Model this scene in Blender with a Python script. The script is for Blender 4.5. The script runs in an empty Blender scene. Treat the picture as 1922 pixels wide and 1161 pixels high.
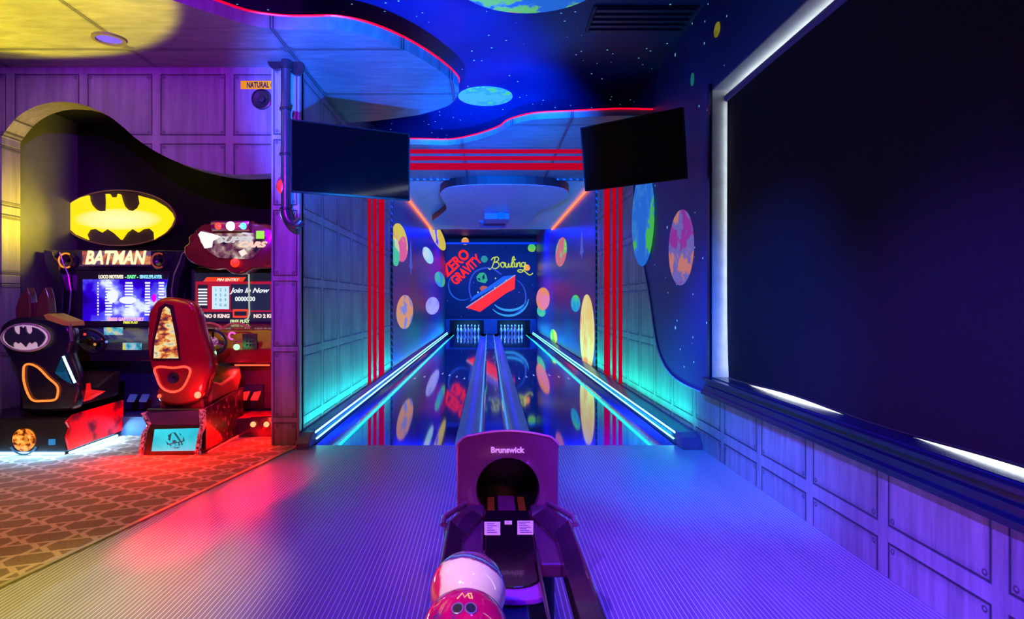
import bpy, bmesh, math, random
from mathutils import Vector, Matrix
random.seed(4)
S = bpy.context.scene
COL = S.collection
PI = math.pi
F = 1150.0                      # focal length in pixels of the 1922 px wide frame
VX, VY, EYE = 917.0, 565.0, 1.4  # vanishing point of the lanes, eye height

# ------------------------------------------------------------------ camera
cam = bpy.data.cameras.new('camera'); co = bpy.data.objects.new('camera', cam); COL.objects.link(co)
co.location = (0, 0, EYE); co.rotation_euler = (PI / 2, 0, 0)
cam.sensor_width = 36; cam.lens = F / 1922 * 36
cam.shift_x = (961 - VX) / 1922; cam.shift_y = -(580.5 - VY) / 1922
cam.clip_start = .02; cam.clip_end = 200
S.camera = co
vs = S.view_settings
vs.view_transform = 'Standard'; vs.look = 'None'; vs.gamma = 1; vs.use_curve_mapping = False
vs.exposure = 0.0

# ------------------------------------------------------------------ world: daylight behind the blind
w = bpy.data.worlds.new('daylight'); S.world = w; w.use_nodes = True
w.node_tree.nodes['Background'].inputs[0].default_value = (.86, .95, 1, 1)
w.node_tree.nodes['Background'].inputs[1].default_value = 8.0

# ------------------------------------------------------------------ unseen lamps, placed for their coloured light on the room
def spot(name, loc, aim, color, power, size=40, blend=.5, radius=.05):
    l = bpy.data.lights.new(name, 'SPOT'); l.color = color; l.energy = power
    l.spot_size = math.radians(size); l.spot_blend = blend; l.shadow_soft_size = radius
    o = bpy.data.objects.new(name, l); COL.objects.link(o); o.location = loc
    o.rotation_euler = (Vector(aim) - Vector(loc)).to_track_quat('-Z', 'Y').to_euler()
    return o
def point(name, loc, color, power, radius=.05):
    l = bpy.data.lights.new(name, 'POINT'); l.color = color; l.energy = power; l.shadow_soft_size = radius
    o = bpy.data.objects.new(name, l); COL.objects.link(o); o.location = loc
    return o
def area(name, loc, aim, color, power, sx, sy):
    l = bpy.data.lights.new(name, 'AREA'); l.shape = 'RECTANGLE'; l.color = color; l.energy = power; l.size = sx; l.size_y = sy
    o = bpy.data.objects.new(name, l); COL.objects.link(o); o.location = loc
    o.rotation_euler = (Vector(aim) - Vector(loc)).to_track_quat('-Z', 'Y').to_euler()
    return o

spot('spot_yellow_ceiling', (-4.05, 3.95, .35), (-3.95, 4.1, 3.7), (1, .80, 0), 2600, 53, .12)
spot('spot_purple_wall', (-1.6, 1.0, 3.3), (-3.0, 6.0, 2.5), (.30, .0, .9), 1700, 54, .8)
spot('spot_magenta_ceiling', (-2.2, 1.2, .8), (-2.7, 5.2, 3.6), (1, .0, .4), 170, 46, 1)
spot('spot_blue_cloud', (-.6, 1.0, .5), (-.95, 6.7, 3.7), (.0, .11, 1), 12500, 32, .6)
spot('spot_blue_galaxy', (1.0, .6, .5), (.2, 6.4, 4.2), (.0, .02, 1), 200, 36, 1)
for x_, y_ in ((1.1, 1.2), (1.3, 2.9), (.6, 4.3)):
    spot('spot_blue_floor', (x_ - .2, y_ - .4, 3.95), (x_, y_, 0), (.045, .008, 1), 520, 66, 1, .1)
spot('spot_blue_floor', (-.9, 2.6, 3.6), (-.55, 3.3, 0), (.09, .008, 1), 330, 50, 1, .1)
spot('spot_violet_near', (.6, -.9, 3.6), (.7, 1.7, 0), (.16, .05, 1), 160, 50, 1)
spot('spot_violet_left', (-1.0, -.9, 3.6), (-.6, 2.9, 0), (.34, .03, 1), 600, 40, 1)
spot('spot_violet_right_wall', (-.8, .8, 3.4), (2.0, 3.0, .25), (.14, .05, 1), 2600, 44, .8)
spot('spot_blue_right_wall', (-.6, 2.4, 3.9), (2.04, 5.2, .35), (.0, .12, 1), 3200, 42, .9)
spot('spot_red_floor', (-1.75, .1, 2.0), (-1.86, 3.85, 0), (1, .0, .14), 2600, 11.5, .8)
spot('spot_red_floor', (-1.5, .8, 2.2), (-1.70, 4.7, 0), (1, .0, .16), 2600, 9.5, .8)
spot('spot_warm_floor', (-2.2, 1.6, 3.6), (-1.95, 2.75, 0), (1, .78, .12), 900, 32, 1)
spot('spot_orange_carpet', (-3.6, 2.2, 3.6), (-3.7, 4.0, 0), (1, .32, .08), 560, 56, .9)
spot('spot_blue_left_wall', (.9, 2.6, 2.6), (-1.83, 8.2, 1.9), (.0, .26, 1), 900, 30, 1)
spot('spot_blue_lane', (.1, 1.0, 3.55), (.1, 16, 1.2), (.0, .12, 1), 3600, 24, .5)
spot('spot_blue_portal', (.1, 3.0, 2.4), (.1, 10, 3.6), (.0, .12, 1), 17000, 34, .8)
area('area_blue_tunnel', (.1, 21.5, 4.12), (.1, 20.5, 0), (.0, .01, 1), 520, 3.4, 1.6)
spot('spot_white_ball', (-1.4, -.3, 3.2), (-.05, 1.65, .6), (1, .74, .45), 440, 10, .5)  # added, unseen: lifts the ball's cream out of the blue light
spot('spot_plum_hood', (.4, -.4, 2.6), (.09, 2.6, .55), (1, .2, .25), 190, 17, .6)  # added, unseen: brings the hood's plum up against the blue light
spot('spot_red_machine', (-2.2, 3.6, 3.5), (-3.0, 5.8, .8), (1, .02, .02), 170, 36, .8)
# light thrown by the led rails beside the lanes
for X_, s_, c_ in ((-1.60, -1, (.0, .72, .72)), (1.75, 1, (.0, .9, .62))):
    area('rail_led_up', (X_, 15.8, .05), (X_ + s_ * .26, 15.8, .36), c_, 150, 19.4, .05).data.spread = 1.7

# ------------------------------------------------------------------ geometry helpers
def P(x, y, Y):
    return Vector(((x - VX) / F * Y, Y, EYE - (y - VY) / F * Y))
def XZ(pts, Y): return [(P(x, y, Y).x, P(x, y, Y).z) for x, y in pts]

class MB:
    def __init__(s): s.b = bmesh.new()
    def poly_loft(s, rings, cap0=True, cap1=True):
        vv = [[s.b.verts.new(p) for p in r] for r in rings]
        n = len(vv[0])
        for a, b in zip(vv, vv[1:]):
            for i in range(n): s.b.faces.new((a[i], a[(i + 1) % n], b[(i + 1) % n], b[i]))
        if cap0: s.b.faces.new(vv[0])
        if cap1: s.b.faces.new(vv[-1])
        return s
    def box(s, x0, x1, y0, y1, z0, z1):
        return s.poly_loft([[(x0, y0, z), (x1, y0, z), (x1, y1, z), (x0, y1, z)] for z in (z0, z1)])
    def prY(s, pts, y0, y1):   # pts (x,z)
        return s.poly_loft([[(x, y, z) for x, z in pts] for y in (y0, y1)])
    def prX(s, pts, x0, x1):   # pts (y,z)
        return s.poly_loft([[(x, y, z) for y, z in pts] for x in (x0, x1)])
    def prZ(s, pts, z0, z1):   # pts (x,y)
        return s.poly_loft([[(x, y, z) for x, y in pts] for z in (z0, z1)])
    def tube(s, pts, r, n=10, closed=False, cap=True):
        pts = [Vector(p) for p in pts]; N = len(pts); rings = []; up = None
        for i, p in enumerate(pts):
            if closed: t = (pts[(i + 1) % N] - pts[i - 1])
            else: t = pts[min(i + 1, N - 1)] - pts[max(i - 1, 0)]
            t.normalize()
            if up is None:
                up = Vector((0, 0, 1)) if abs(t.z) < .9 else Vector((0, 1, 0))
            a = t.cross(up).normalized(); up = a.cross(t).normalized()
            rr = r[i] if isinstance(r, (list, tuple)) else r
            rings.append([p + a * math.cos(2 * PI * k / n) * rr + up * math.sin(2 * PI * k / n) * rr for k in range(n)])
        if closed:
            rings.append(rings[0]); vv = [[s.b.verts.new(q) for q in g] for g in rings[:-1]]
            for i in range(N):
                a, b = vv[i], vv[(i + 1) % N]
                for k in range(n): s.b.faces.new((a[k], a[(k + 1) % n], b[(k + 1) % n], b[k]))
            return s
        return s.poly_loft(rings, cap, cap)
    def lathe(s, prof, c, axis='Z', n=28):   # prof (r, h)
        c = Vector(c); rings = []
        for r, h in prof:
            g = []
            for k in range(n):
                a = 2 * PI * k / n; u, v = r * math.cos(a), r * math.sin(a)
                g.append(c + (Vector((u, v, h)) if axis == 'Z' else Vector((u, h, v)) if axis == 'Y' else Vector((h, u, v))))
            rings.append(g)
        return s.poly_loft(rings)
    def ell(s, cx, cz, rx, rz, y0, y1, n=40):
        return s.prY([(cx + rx * math.cos(2 * PI * k / n), cz + rz * math.sin(2 * PI * k / n)) for k in range(n)], y0, y1)
    def sphere(s, c, r, u=24, v=16, sc=(1, 1, 1)):
        bmesh.ops.create_uvsphere(s.b, u_segments=u, v_segments=v, radius=r, matrix=Matrix.Translation(c) @ Matrix.Diagonal((*sc, 1)))
        return s
    def obj(s, name, mat, parent=None, smooth=False, bevel=0, loc=None):
        bmesh.ops.recalc_face_normals(s.b, faces=s.b.faces)
        me = bpy.data.meshes.new(name); s.b.to_mesh(me); s.b.free()
        o = bpy.data.objects.new(name, me); COL.objects.link(o)
        me.materials.append(mat)
        if parent is not None:
            o.parent = parent
            off = Vector(parent.location)
            q = parent
            while q.parent is not None: q = q.parent; off += Vector(q.location)
            me.transform(Matrix.Translation(-off))
        if smooth:
            for f in me.polygons: f.use_smooth = True
            me.set_sharp_from_angle(angle=math.radians(38))
        if bevel:
            m = o.modifiers.new('bevel', 'BEVEL'); m.width = bevel; m.segments = 3; m.limit_method = 'ANGLE'
        return o

def tag(o, label, cat, group=None, kind=None):
    o['label'] = label; o['category'] = cat
    if group: o['group'] = group
    if kind: o['kind'] = kind
    return o
def thing(name, label, cat, loc=(0, 0, 0), group=None):
    o = bpy.data.objects.new(name, None); COL.objects.link(o); o.location = loc; o.empty_display_size = .1
    return tag(o, label, cat, group)
def struct(o, label=None):
    o['kind'] = 'structure'
    if label: o['label'] = label
    return o
def text(body, size, c, mat, parent, name='lettering', rx=90, rz=0, roll=0, shear=0, ex=.003, sx=1, thick=0, space=1):
    cu = bpy.data.curves.new(name, 'FONT'); cu.body = body; cu.size = size; cu.align_x = 'CENTER'; cu.align_y = 'CENTER'
    cu.extrude = ex; cu.shear = shear; cu.offset = thick; cu.space_character = space; cu.resolution_u = 3
    t = bpy.data.objects.new(name, cu)
    me = bpy.data.meshes.new_from_object(t); bpy.data.objects.remove(t); bpy.data.curves.remove(cu)
    R = Matrix.Rotation(math.radians(rz), 4, 'Z') @ Matrix.Rotation(math.radians(rx), 4, 'X') @ Matrix.Rotation(math.radians(roll), 4, 'Z') @ Matrix.Diagonal((sx, 1, 1, 1))
    off = Vector((0, 0, 0)); q = parent
    while q is not None: off += Vector(q.location); q = q.parent
    me.transform(Matrix.Translation(Vector(c) - off) @ R)
    me.materials.clear(); me.materials.append(mat)
    o = bpy.data.objects.new(name, me); COL.objects.link(o); o.parent = parent
    return o
def smooth_curve(pts, k=6, closed=False):
    out = []; n = len(pts)
    rng = range(n) if closed else range(n - 1)
    for i in rng:
        g = lambda j: Vector(pts[j % n]) if closed else Vector(pts[max(0, min(n - 1, j))])
        p0, p1, p2, p3 = g(i - 1), g(i), g(i + 1), g(i + 2)
        for s in range(k):
            t = s / k
            out.append(.5 * ((2 * p1) + (-p0 + p2) * t + (2 * p0 - 5 * p1 + 4 * p2 - p3) * t * t + (-p0 + 3 * p1 - 3 * p2 + p3) * t ** 3))
    if not closed: out.append(Vector(pts[-1]))
    return out

# ------------------------------------------------------------------ material helpers
class NT:
    def __init__(s, name):
        s.m = bpy.data.materials.new(name); s.m.use_nodes = True; s.t = s.m.node_tree
        s.p = s.t.nodes['Principled BSDF']
    def n(s, typ, **kw):
        x = s.t.nodes.new(typ)
        for k, v in kw.items(): setattr(x, k, v)
        return x
    def set(s, sock, v):
        if hasattr(v, 'links') or isinstance(v, bpy.types.NodeSocket): s.t.links.new(v, sock)
        else: sock.default_value = v
    def M(s, op, a, b=None, c=None):
        x = s.n('ShaderNodeMath', operation=op); s.set(x.inputs[0], a)
        if b is not None: s.set(x.inputs[1], b)
        if c is not None: s.set(x.inputs[2], c)
        return x.outputs[0]
    def pos(s):
        g = s.n('ShaderNodeNewGeometry'); q = s.n('ShaderNodeSeparateXYZ'); s.t.links.new(g.outputs['Position'], q.inputs[0])
        return g.outputs['Position'], q.outputs[0], q.outputs[1], q.outputs[2]
    def obj(s):
        g = s.n('ShaderNodeTexCoord'); return g.outputs['Object']
    def noise(s, vec, scale, detail=3, scl=None, rough=.5):
        if scl:
            mp = s.n('ShaderNodeMapping'); mp.inputs['Scale'].default_value = scl; s.t.links.new(vec, mp.inputs[0]); vec = mp.outputs[0]
        x = s.n('ShaderNodeTexNoise'); x.inputs['Scale'].default_value = scale; x.inputs['Detail'].default_value = detail; x.inputs['Roughness'].default_value = rough
        s.t.links.new(vec, x.inputs['Vector']); return x.outputs['Fac']
    def ramp(s, fac, stops, interp='LINEAR'):
        x = s.n('ShaderNodeValToRGB'); x.color_ramp.interpolation = interp; e = x.color_ramp.elements
        while len(e) > 1: e.remove(e[-1])
        e[0].position = stops[0][0]; e[0].color = (*stops[0][1], 1)
        for p, c in stops[1:]:
            q = e.new(p); q.color = (*c, 1)
        s.set(x.inputs[0], fac); return x.outputs[0]
    def mix(s, f, a, b, mode='MIX'):
        x = s.n('ShaderNodeMix', data_type='RGBA', blend_type=mode); s.set(x.inputs[0], f)
        s.set(x.inputs[6], a if hasattr(a, 'links') else (*a, 1)); s.set(x.inputs[7], b if hasattr(b, 'links') else (*b, 1))
        return x.outputs[2]
    def step(s, a, lo, hi):
        x = s.n('ShaderNodeMapRange'); x.clamp = True; s.set(x.inputs[0], a); x.inputs[1].default_value = lo; x.inputs[2].default_value = hi
        return x.outputs[0]
    def fin(s, col=None, rough=.5, metal=0, bump=None, bstr=.3, bdist=.01, emit=None, estr=0, spec=None, coat=0):
        p = s.p
        if col is not None: s.set(p.inputs['Base Color'], col if hasattr(col, 'links') else (*col, 1))
        s.set(p.inputs['Roughness'], rough); s.set(p.inputs['Metallic'], metal)
        if spec is not None: p.inputs['Specular IOR Level'].default_value = spec
        if coat: p.inputs['Coat Weight'].default_value = coat; p.inputs['Coat Roughness'].default_value = .05
        if emit is not None:
            s.set(p.inputs['Emission Color'], emit if hasattr(emit, 'links') else (*emit, 1)); s.set(p.inputs['Emission Strength'], estr)
        if bump is not None:
            b = s.n('ShaderNodeBump'); b.inputs['Strength'].default_value = bstr; b.inputs['Distance'].default_value = bdist
            s.set(b.inputs['Height'], bump); s.t.links.new(b.outputs[0], p.inputs['Normal'])
        return s.m
_c = {}
def plain(name, col, rough=.5, metal=0, emit=None, estr=0, spec=None, coat=0, grain=.12):
    if name in _c: return _c[name]
    t = NT(name); f = t.noise(t.obj(), 9, 4)
    dark = tuple(c * (1 - grain) for c in col); lite = tuple(min(1, c * (1 + grain)) for c in col)
    m = t.fin(t.ramp(f, [(.3, dark), (.7, lite)]), rough, metal, emit=emit, estr=estr, spec=spec, coat=coat)
    _c[name] = m; return m
def glow(name, col, k):
    if name in _c: return _c[name]
    t = NT(name); _c[name] = t.fin((0, 0, 0), .4, emit=col, estr=k); return _c[name]

def panel_metal(name, ax, ou, ov, su=.72, sv=.685, base=(.42, .43, .46), metal=.35, rough=.42, frame=.04, vert=True):
    t = NT(name); P_, x, y, z = t.pos()
    u = {'x': x, 'y': y}[ax]; v = z if vert else (y if ax == 'x' else x)
    def dist(c, o, s):
        f = t.M('FRACT', t.M('DIVIDE', t.M('SUBTRACT', c, o), s))
        return t.M('MULTIPLY', t.M('SUBTRACT', .5, t.M('ABSOLUTE', t.M('SUBTRACT', f, .5))), s)
    du, dv = dist(u, ou, su), dist(v, ov, sv)
    d = t.M('MINIMUM', du, dv)
    edge = t.M('SUBTRACT', 1, t.step(t.M('ABSOLUTE', t.M('SUBTRACT', d, frame + .006)), .002, .009))   # groove round each plate
    r = t.M('SQRT', t.M('ADD', t.M('POWER', t.M('SUBTRACT', du, frame + .035), 2), t.M('POWER', t.M('SUBTRACT', dv, frame + .035), 2)))
    riv = t.M('SUBTRACT', 1, t.step(r, .005, .010)); ring = t.M('SUBTRACT', 1, t.step(r, .012, .018)); ring = t.M('MULTIPLY', ring, t.M('SUBTRACT', 1, riv))
    st = t.noise(P_, 3, 6, (6, 6, .5) if vert else (1, 5, 1), .65); bl = t.noise(P_, 1.6, 4)
    c = t.ramp(st, [(.3, tuple(k * .62 for k in base)), (.55, base), (.75, tuple(min(1, k * 1.3) for k in base))])
    c = t.mix(t.step(bl, .35, .7), t.mix(.4, c, (.1, .1, .12)), c)
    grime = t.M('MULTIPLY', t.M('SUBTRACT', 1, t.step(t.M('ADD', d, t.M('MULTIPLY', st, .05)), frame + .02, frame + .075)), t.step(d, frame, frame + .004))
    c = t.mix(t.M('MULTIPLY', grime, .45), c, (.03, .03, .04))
    c = t.mix(t.M('MULTIPLY', t.M('MAXIMUM', edge, ring), .8), c, (.02, .02, .03))
    h = t.M('ADD', t.M('SUBTRACT', t.M('SUBTRACT', 1, t.step(d, frame, frame + .006)), edge), t.M('MULTIPLY', riv, 1.2))
    _c[name] = t.fin(c, rough, metal, bump=h, bstr=.6, bdist=.008); return _c[name]

def galaxy(name, ramp, sscale=2.6, srad=.045, rough=.45, nscale=.35, scl=(1, 1, 1)):
    t = NT(name); P_, x, y, z = t.pos()
    neb = t.ramp(t.noise(P_, nscale, 5, scl), ramp)
    v = t.n('ShaderNodeTexVoronoi'); v.inputs['Scale'].default_value = sscale; t.t.links.new(P_, v.inputs['Vector'])
    v2 = t.n('ShaderNodeTexVoronoi'); v2.inputs['Scale'].default_value = sscale * 2.7; t.t.links.new(P_, v2.inputs['Vector'])
    s = t.M('MAXIMUM', t.M('LESS_THAN', v.outputs['Distance'], srad), t.M('LESS_THAN', v2.outputs['Distance'], srad * 1.6))
    c = t.mix(s, neb, (.3, .75, .9))
    _c[name] = t.fin(c, rough, emit=(.25, .7, .9), estr=t.M('MULTIPLY', s, .6)); return _c[name]

def planet(name, c1, c2, c3, k=.55, scale=3.0, sc=(1, 1, 1)):
    t = NT(name); f = t.noise(t.pos()[0], scale, 4, sc, .6)
    c = t.ramp(f, [(.38, c1), (.46, c1), (.49, c2), (.55, c2), (.58, c3)])
    return t.fin(t.mix(.7, c, (0, 0, 0)), .8, emit=c, estr=k * 1.3, spec=.05)     # fluorescent paint under black light

# ================================================================== MATERIALS OF THE ROOM
XL, XR = -1.83, 2.04            # lane side walls
YA = 6.03                       # front of the arcade wall
HC, HG = 3.70, 4.20             # metal ceiling, starry ceiling
YB = 26.3                       # back wall with the mural
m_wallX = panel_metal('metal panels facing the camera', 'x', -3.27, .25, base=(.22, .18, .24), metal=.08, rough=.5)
m_wallY = panel_metal('metal panels along the lanes', 'y', 3.145, .22, sv=.685)
m_pillar = panel_metal('metal panels on the pillar', 'x', -2.105, .25, su=.275, frame=.022)
m_ceil = panel_metal('metal ceiling sheets', 'x', -3.27, .8, su=1.44, sv=1.2, frame=.004, vert=False, metal=.25, rough=.38, base=(.26, .26, .27))
m_rim = plain('brushed ceiling edge', (.3, .3, .32), .35, .6, grain=.4)
m_gal_c = galaxy('starry ceiling paint', [(.3, (.002, .002, .025)), (.5, (.004, .007, .10)), (.7, (.008, .03, .2))])
m_gal_r = galaxy('starry right wall paint', [(.3, (.005, .015, .12)), (.6, (.008, .04, .27)), (.8, (.02, .07, .32))], 2.2)
m_gal_l = galaxy('nebula lane wall paint', [(.3, (.01, .03, .12)), (.42, (.02, .12, .3)), (.52, (.1, .04, .3)), (.6, (.34, .03, .16)), (.72, (.04, .12, .1))], 2.0, .03, .3, .5, (1, .35, 1))
m_black = plain('matt black paint', (.006, .006, .008), .55)
m_alc = plain('dark glossy alcove paint', (.005, .005, .004), .3, spec=.25)
m_dark = plain('dark plastic', (.014, .013, .016), .3)
m_trim = plain('dark blue gloss trim', (.005, .008, .032), .25)
m_white = plain('white reveal paint', (.32, .34, .34), .5)
m_red = plain('red fluorescent stripe', (.6, .0, .01), .9, emit=(.8, 0, .012), estr=.5, spec=0)

# floor with thin lengthwise lines
t = NT('approach floor boards'); P_, x, y, z = t.pos()
fr = t.M('FRACT', t.M('DIVIDE', x, .0235)); ln = t.M('SUBTRACT', 1, t.step(t.M('ABSOLUTE', t.M('SUBTRACT', fr, .5)), .05, .1))
c = t.mix(t.M('MULTIPLY', ln, .8), t.ramp(t.noise(P_, 2, 4, (3, .6, 1)), [(.3, (.19, .19, .2)), (.7, (.24, .24, .25))]), (.95, .93, .97))
m_app = t.fin(c, .3, .0, spec=.5)
# carpet with long hexagons
t = NT('hexagon carpet'); P_, x, y, z = t.pos()
rot = t.n('ShaderNodeVectorRotate'); rot.rotation_type = 'Z_AXIS'; rot.inputs['Angle'].default_value = math.radians(-20); t.t.links.new(P_, rot.inputs['Vector'])
q = t.n('ShaderNodeSeparateXYZ'); t.t.links.new(rot.outputs[0], q.inputs[0])
def hexm(du, dv):
    u = t.M('ADD', t.M('DIVIDE', q.outputs[0], .30), du); v = t.M('ADD', t.M('DIVIDE', q.outputs[1], .33), dv)
    fu = t.M('ABSOLUTE', t.M('SUBTRACT', t.M('FRACT', u), .5)); fv = t.M('ABSOLUTE', t.M('SUBTRACT', t.M('FRACT', v), .5))
    return t.M('MAXIMUM', t.M('DIVIDE', fv, .245), t.M('DIVIDE', t.M('ADD', fu, t.M('MULTIPLY', fv, .6)), .45))
mm = t.M('MINIMUM', hexm(0, 0), hexm(.5, .5))
inside = t.M('SUBTRACT', 1, t.step(mm, .86, .91)); outer = t.step(mm, 1.12, 1.17)
fib = t.noise(P_, 160, 3)
dk = t.ramp(fib, [(.3, (.12, .09, .06)), (.7, (.22, .17, .11))]); lt = t.ramp(fib, [(.3, (.30, .25, .19)), (.7, (.46, .38, .30))])
c = t.mix(t.M('MAXIMUM', inside, outer), lt, dk)
m_carpet = t.fin(c, .95, bump=fib, bstr=.5, bdist=.004, spec=.1)
# lane
t = NT('glossy synthetic lane'); P_, x, y, z = t.pos()
c = t.ramp(t.noise(P_, 1.2, 3, (20, .3, 1)), [(.3, (.004, .006, .36)), (.7, (.006, .012, .5))])
m_lane = t.fin(c, .04, 0, spec=.9, coat=1)
m_gut = plain('gutter plastic', (.2, .75, .95), .35)
m_div = plain('divider plastic', (.10, .05, .2), .12, coat=1)
m_teal = glow('teal led line', (.18, 1, .82), 5.5)
m_teal2 = glow('teal lane edge light', (.0, .85, .62), 1.5)
m_cyan = glow('cyan led line', (.22, .95, 1), 5.5)
m_cyan2 = glow('cyan lane edge light', (.0, .7, .8), 1.5)

# ================================================================== ROOM SHELL
struct(MB().box(-6.9, 2.35, -3.2, 5.96, -.12, 0).obj('floor', m_app), 'lilac lined glossy approach floor')
struct(MB().box(XL, XR, 5.96, 28.2, -.3, -.08).obj('floor', m_black))
struct(MB().box(-6.9, XL, 5.96, 7.6, -.12, 0).obj('floor', m_black))
# carpet lies on the floor, its edge runs askew to the lanes
cedge = lambda Y: -2.955 + .1906 * Y
struct(MB().prZ([(-6.8, -3), (cedge(-3), -3), (cedge(5.87), 5.87), (-1.86, 5.98), (-1.95, 7.5), (-6.8, 7.5)], 0, .008).obj('floor', m_carpet), 'carpet with long brown hexagons')
struct(MB().prZ([(cedge(-3) - .015, -3), (cedge(-3) + .015, -3), (cedge(5.87) + .015, 5.87), (cedge(5.87) - .015, 5.87)], .0, .012).obj('trim_1', plain('olive carpet edging', (.35, .3, .08), .35, .3)))
struct(MB().box(-6.9, 2.35, -3.2, 28.2, HG, HG + .1).obj('ceiling', m_gal_c), 'starry dark blue ceiling')
struct(MB().box(-6.9, 2.35, -3.3, -3.2, -.1, HG).obj('wall_back', plain('dark rear wall', (.05, .05, .09), .7)))
struct(MB().box(-7.0, -6.9, -3.3, 7.7, -.1, HG).obj('wall_left', plain('dark far left wall', (.05, .03, .06), .7)))
# lane left wall: metal panels up to the portal, nebula paint beyond it
struct(MB().box(XL - .1, XL, 6.0, 11.4, -.3, HG).obj('wall_left', m_wallY), 'metal panelled wall left of the lanes')
struct(MB().box(XL - .1, XL, 11.4, 28.2, -.3, HG).obj('wall_left', m_gal_l), 'painted space wall left of the lanes')
struct(MB().box(XR, XR + .1, 11.4, 28.2, -.3, HG).obj('wall_right', m_gal_l), 'painted space wall right of the lanes')
# right wall with the window opening
WY0, WY1, WZ0, WZ1 = .4, 5.6, .70, 3.33
wr = MB(); wr.box(XR, XR + .3, WY1, 11.4, -.3, HG); wr.box(XR, XR + .3, -3.3, WY0, -.1, HG); wr.box(XR, XR + .3, WY0, WY1, -.1, WZ0); wr.box(XR, XR + .3, WY0, WY1, WZ1, HG)
struct(wr.obj('wall_right', m_gal_r), 'starry right wall round the window')
# metal cladding with the wavy top edge on the right wall
cv = [(1190, 325), (1192, 400), (1199, 455), (1211, 505), (1221, 560), (1228, 610), (1238, 660), (1255, 695), (1280, 717), (1318, 735), (1350, 748)]
cvw = []
for a, b in cv:
    Y = F * XR / (a - VX); cvw.append((Y, EYE - (b - VY) / F * Y))
cvs = [(v.x, v.y) for v in smooth_curve([(y, z, 0) for y, z in cvw], 5)]
clad = [(11.4, 0), (11.4, HC), (cvs[0][0], HC)] + cvs + [(-3.1, .53), (-3.1, 0)]
struct(MB().prX(clad, XR - .016, XR).obj('wall_right', m_wallY), 'metal panelled lower right wall')
edge = [(XR - .014, y, z) for y, z in cvs] + [(XR - .014, -3.0, .53)]
struct(MB().tube(edge, .007, 6).obj('trim_2', plain('lilac cladding edge', (.55, .4, .7), .4)))
struct(MB().box(XL, XR, YB + 1.2, YB + 1.3, -.3, HG).obj('wall_front', m_black))
# arcade wall with the arched opening, and the pillar at its right end
arch = [(3, 256), (29, 223), (58, 203), (90, 193), (119, 191), (152, 195), (181, 206), (206, 219), (232, 239), (253, 258), (282, 278), (311, 294), (344, 308), (380, 318), (434, 327), (475, 327), (514, 325)]
ar = [(v.x, v.y) for v in smooth_curve([(P(a, b, YA).x, P(a, b, YA).z, 0) for a, b in arch], 4)]
XJ = ar[0][0]
wallp = [(-6.9, 0), (XJ, 0)] + ar + [(ar[-1][0], 0), (-1.95, 0), (-1.95, HG), (-6.9, HG)]
def arch_wall():
    b = MB()
    # quad strips above the curve keep the thick wall clean
    for (x0, z0), (x1, z1) in zip(ar, ar[1:]):
        b.poly_loft([[(x0, y, z0), (x1, y, z1), (x1, y, HG), (x0, y, HG)] for y in (YA, YA + .24)])
    b.box(-6.9, XJ, YA, YA + .24, 0, HG); b.box(ar[-1][0], -1.95, YA, YA + .24, 0, HG)
    bmesh.ops.remove_doubles(b.b, verts=b.b.verts, dist=1e-5)
    return b
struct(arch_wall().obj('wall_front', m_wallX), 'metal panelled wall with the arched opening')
struct(MB().box(-2.105, XL, 5.93, 6.06, 0, HC).obj('wall_front', m_pillar, bevel=.004), 'riveted pillar between arcade and lanes')
# alcove behind the arch
YW = 7.25
struct(MB().box(-5.2, XL - .1, YW, YW + .1, 0, HG).obj('wall_front', m_alc), 'dark rear wall of the arcade alcove')
struct(MB().box(-4.96, -4.86, YA + .24, YW, 0, HG).obj('wall_left', plain('dark satin side wall', (.08, .08, .075), .3)), 'dark left wall of the arcade alcove')
struct(MB().box(-5.0, XL - .1, YA + .24, YW, 3.5, 3.6).obj('ceiling', m_black))

# ---- metal ceiling over the lanes with a wavy front edge
e2 = [(770, 271), (841, 272), (885, 265), (919, 255), (939, 247), (953, 237), (987, 227), (1020, 223), (1088, 220)]
HH = HC - EYE
def onceil(a, b, h=HH): Y = F * h / (VY - b); return ((a - VX) / F * Y, Y)
c2 = [(XL, 9.15)] + [onceil(*p) for p in e2] + [(1.6, 7.6), (XR - .0, 7.62)]
c2s = [(v.x, v.y) for v in smooth_curve([(a, b, 0) for a, b in c2], 4)]
c2s = [(min(max(a, XL), XR), b) for a, b in c2s]
cb = MB()
for (x0, y0), (x1, y1) in zip(c2s, c2s[1:]):
    if x1 - x0 > 1e-4: cb.poly_loft([[(x0, y0, z), (x1, y1, z), (x1, 11.53, z), (x0, 11.53, z)] for z in (HC, HC + .08)])
bmesh.ops.remove_doubles(cb.b, verts=cb.b.verts, dist=1e-5)
struct(cb.obj('ceiling', m_ceil), 'metal ceiling over the lanes with wavy front edge')
struct(MB().box(XL, XR, 11.53, 19.6, HC, HC + .08).obj('ceiling', plain('smooth blue grey tunnel ceiling', (.5, .52, .6), .4)), 'smooth ceiling of the lane tunnel')
struct(MB().tube([(x, y - .012, HC + .085) for x, y in c2s], .009, 6).obj('trim_3', glow('red led edge', (1, .0, .02), 1.6)))
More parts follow.
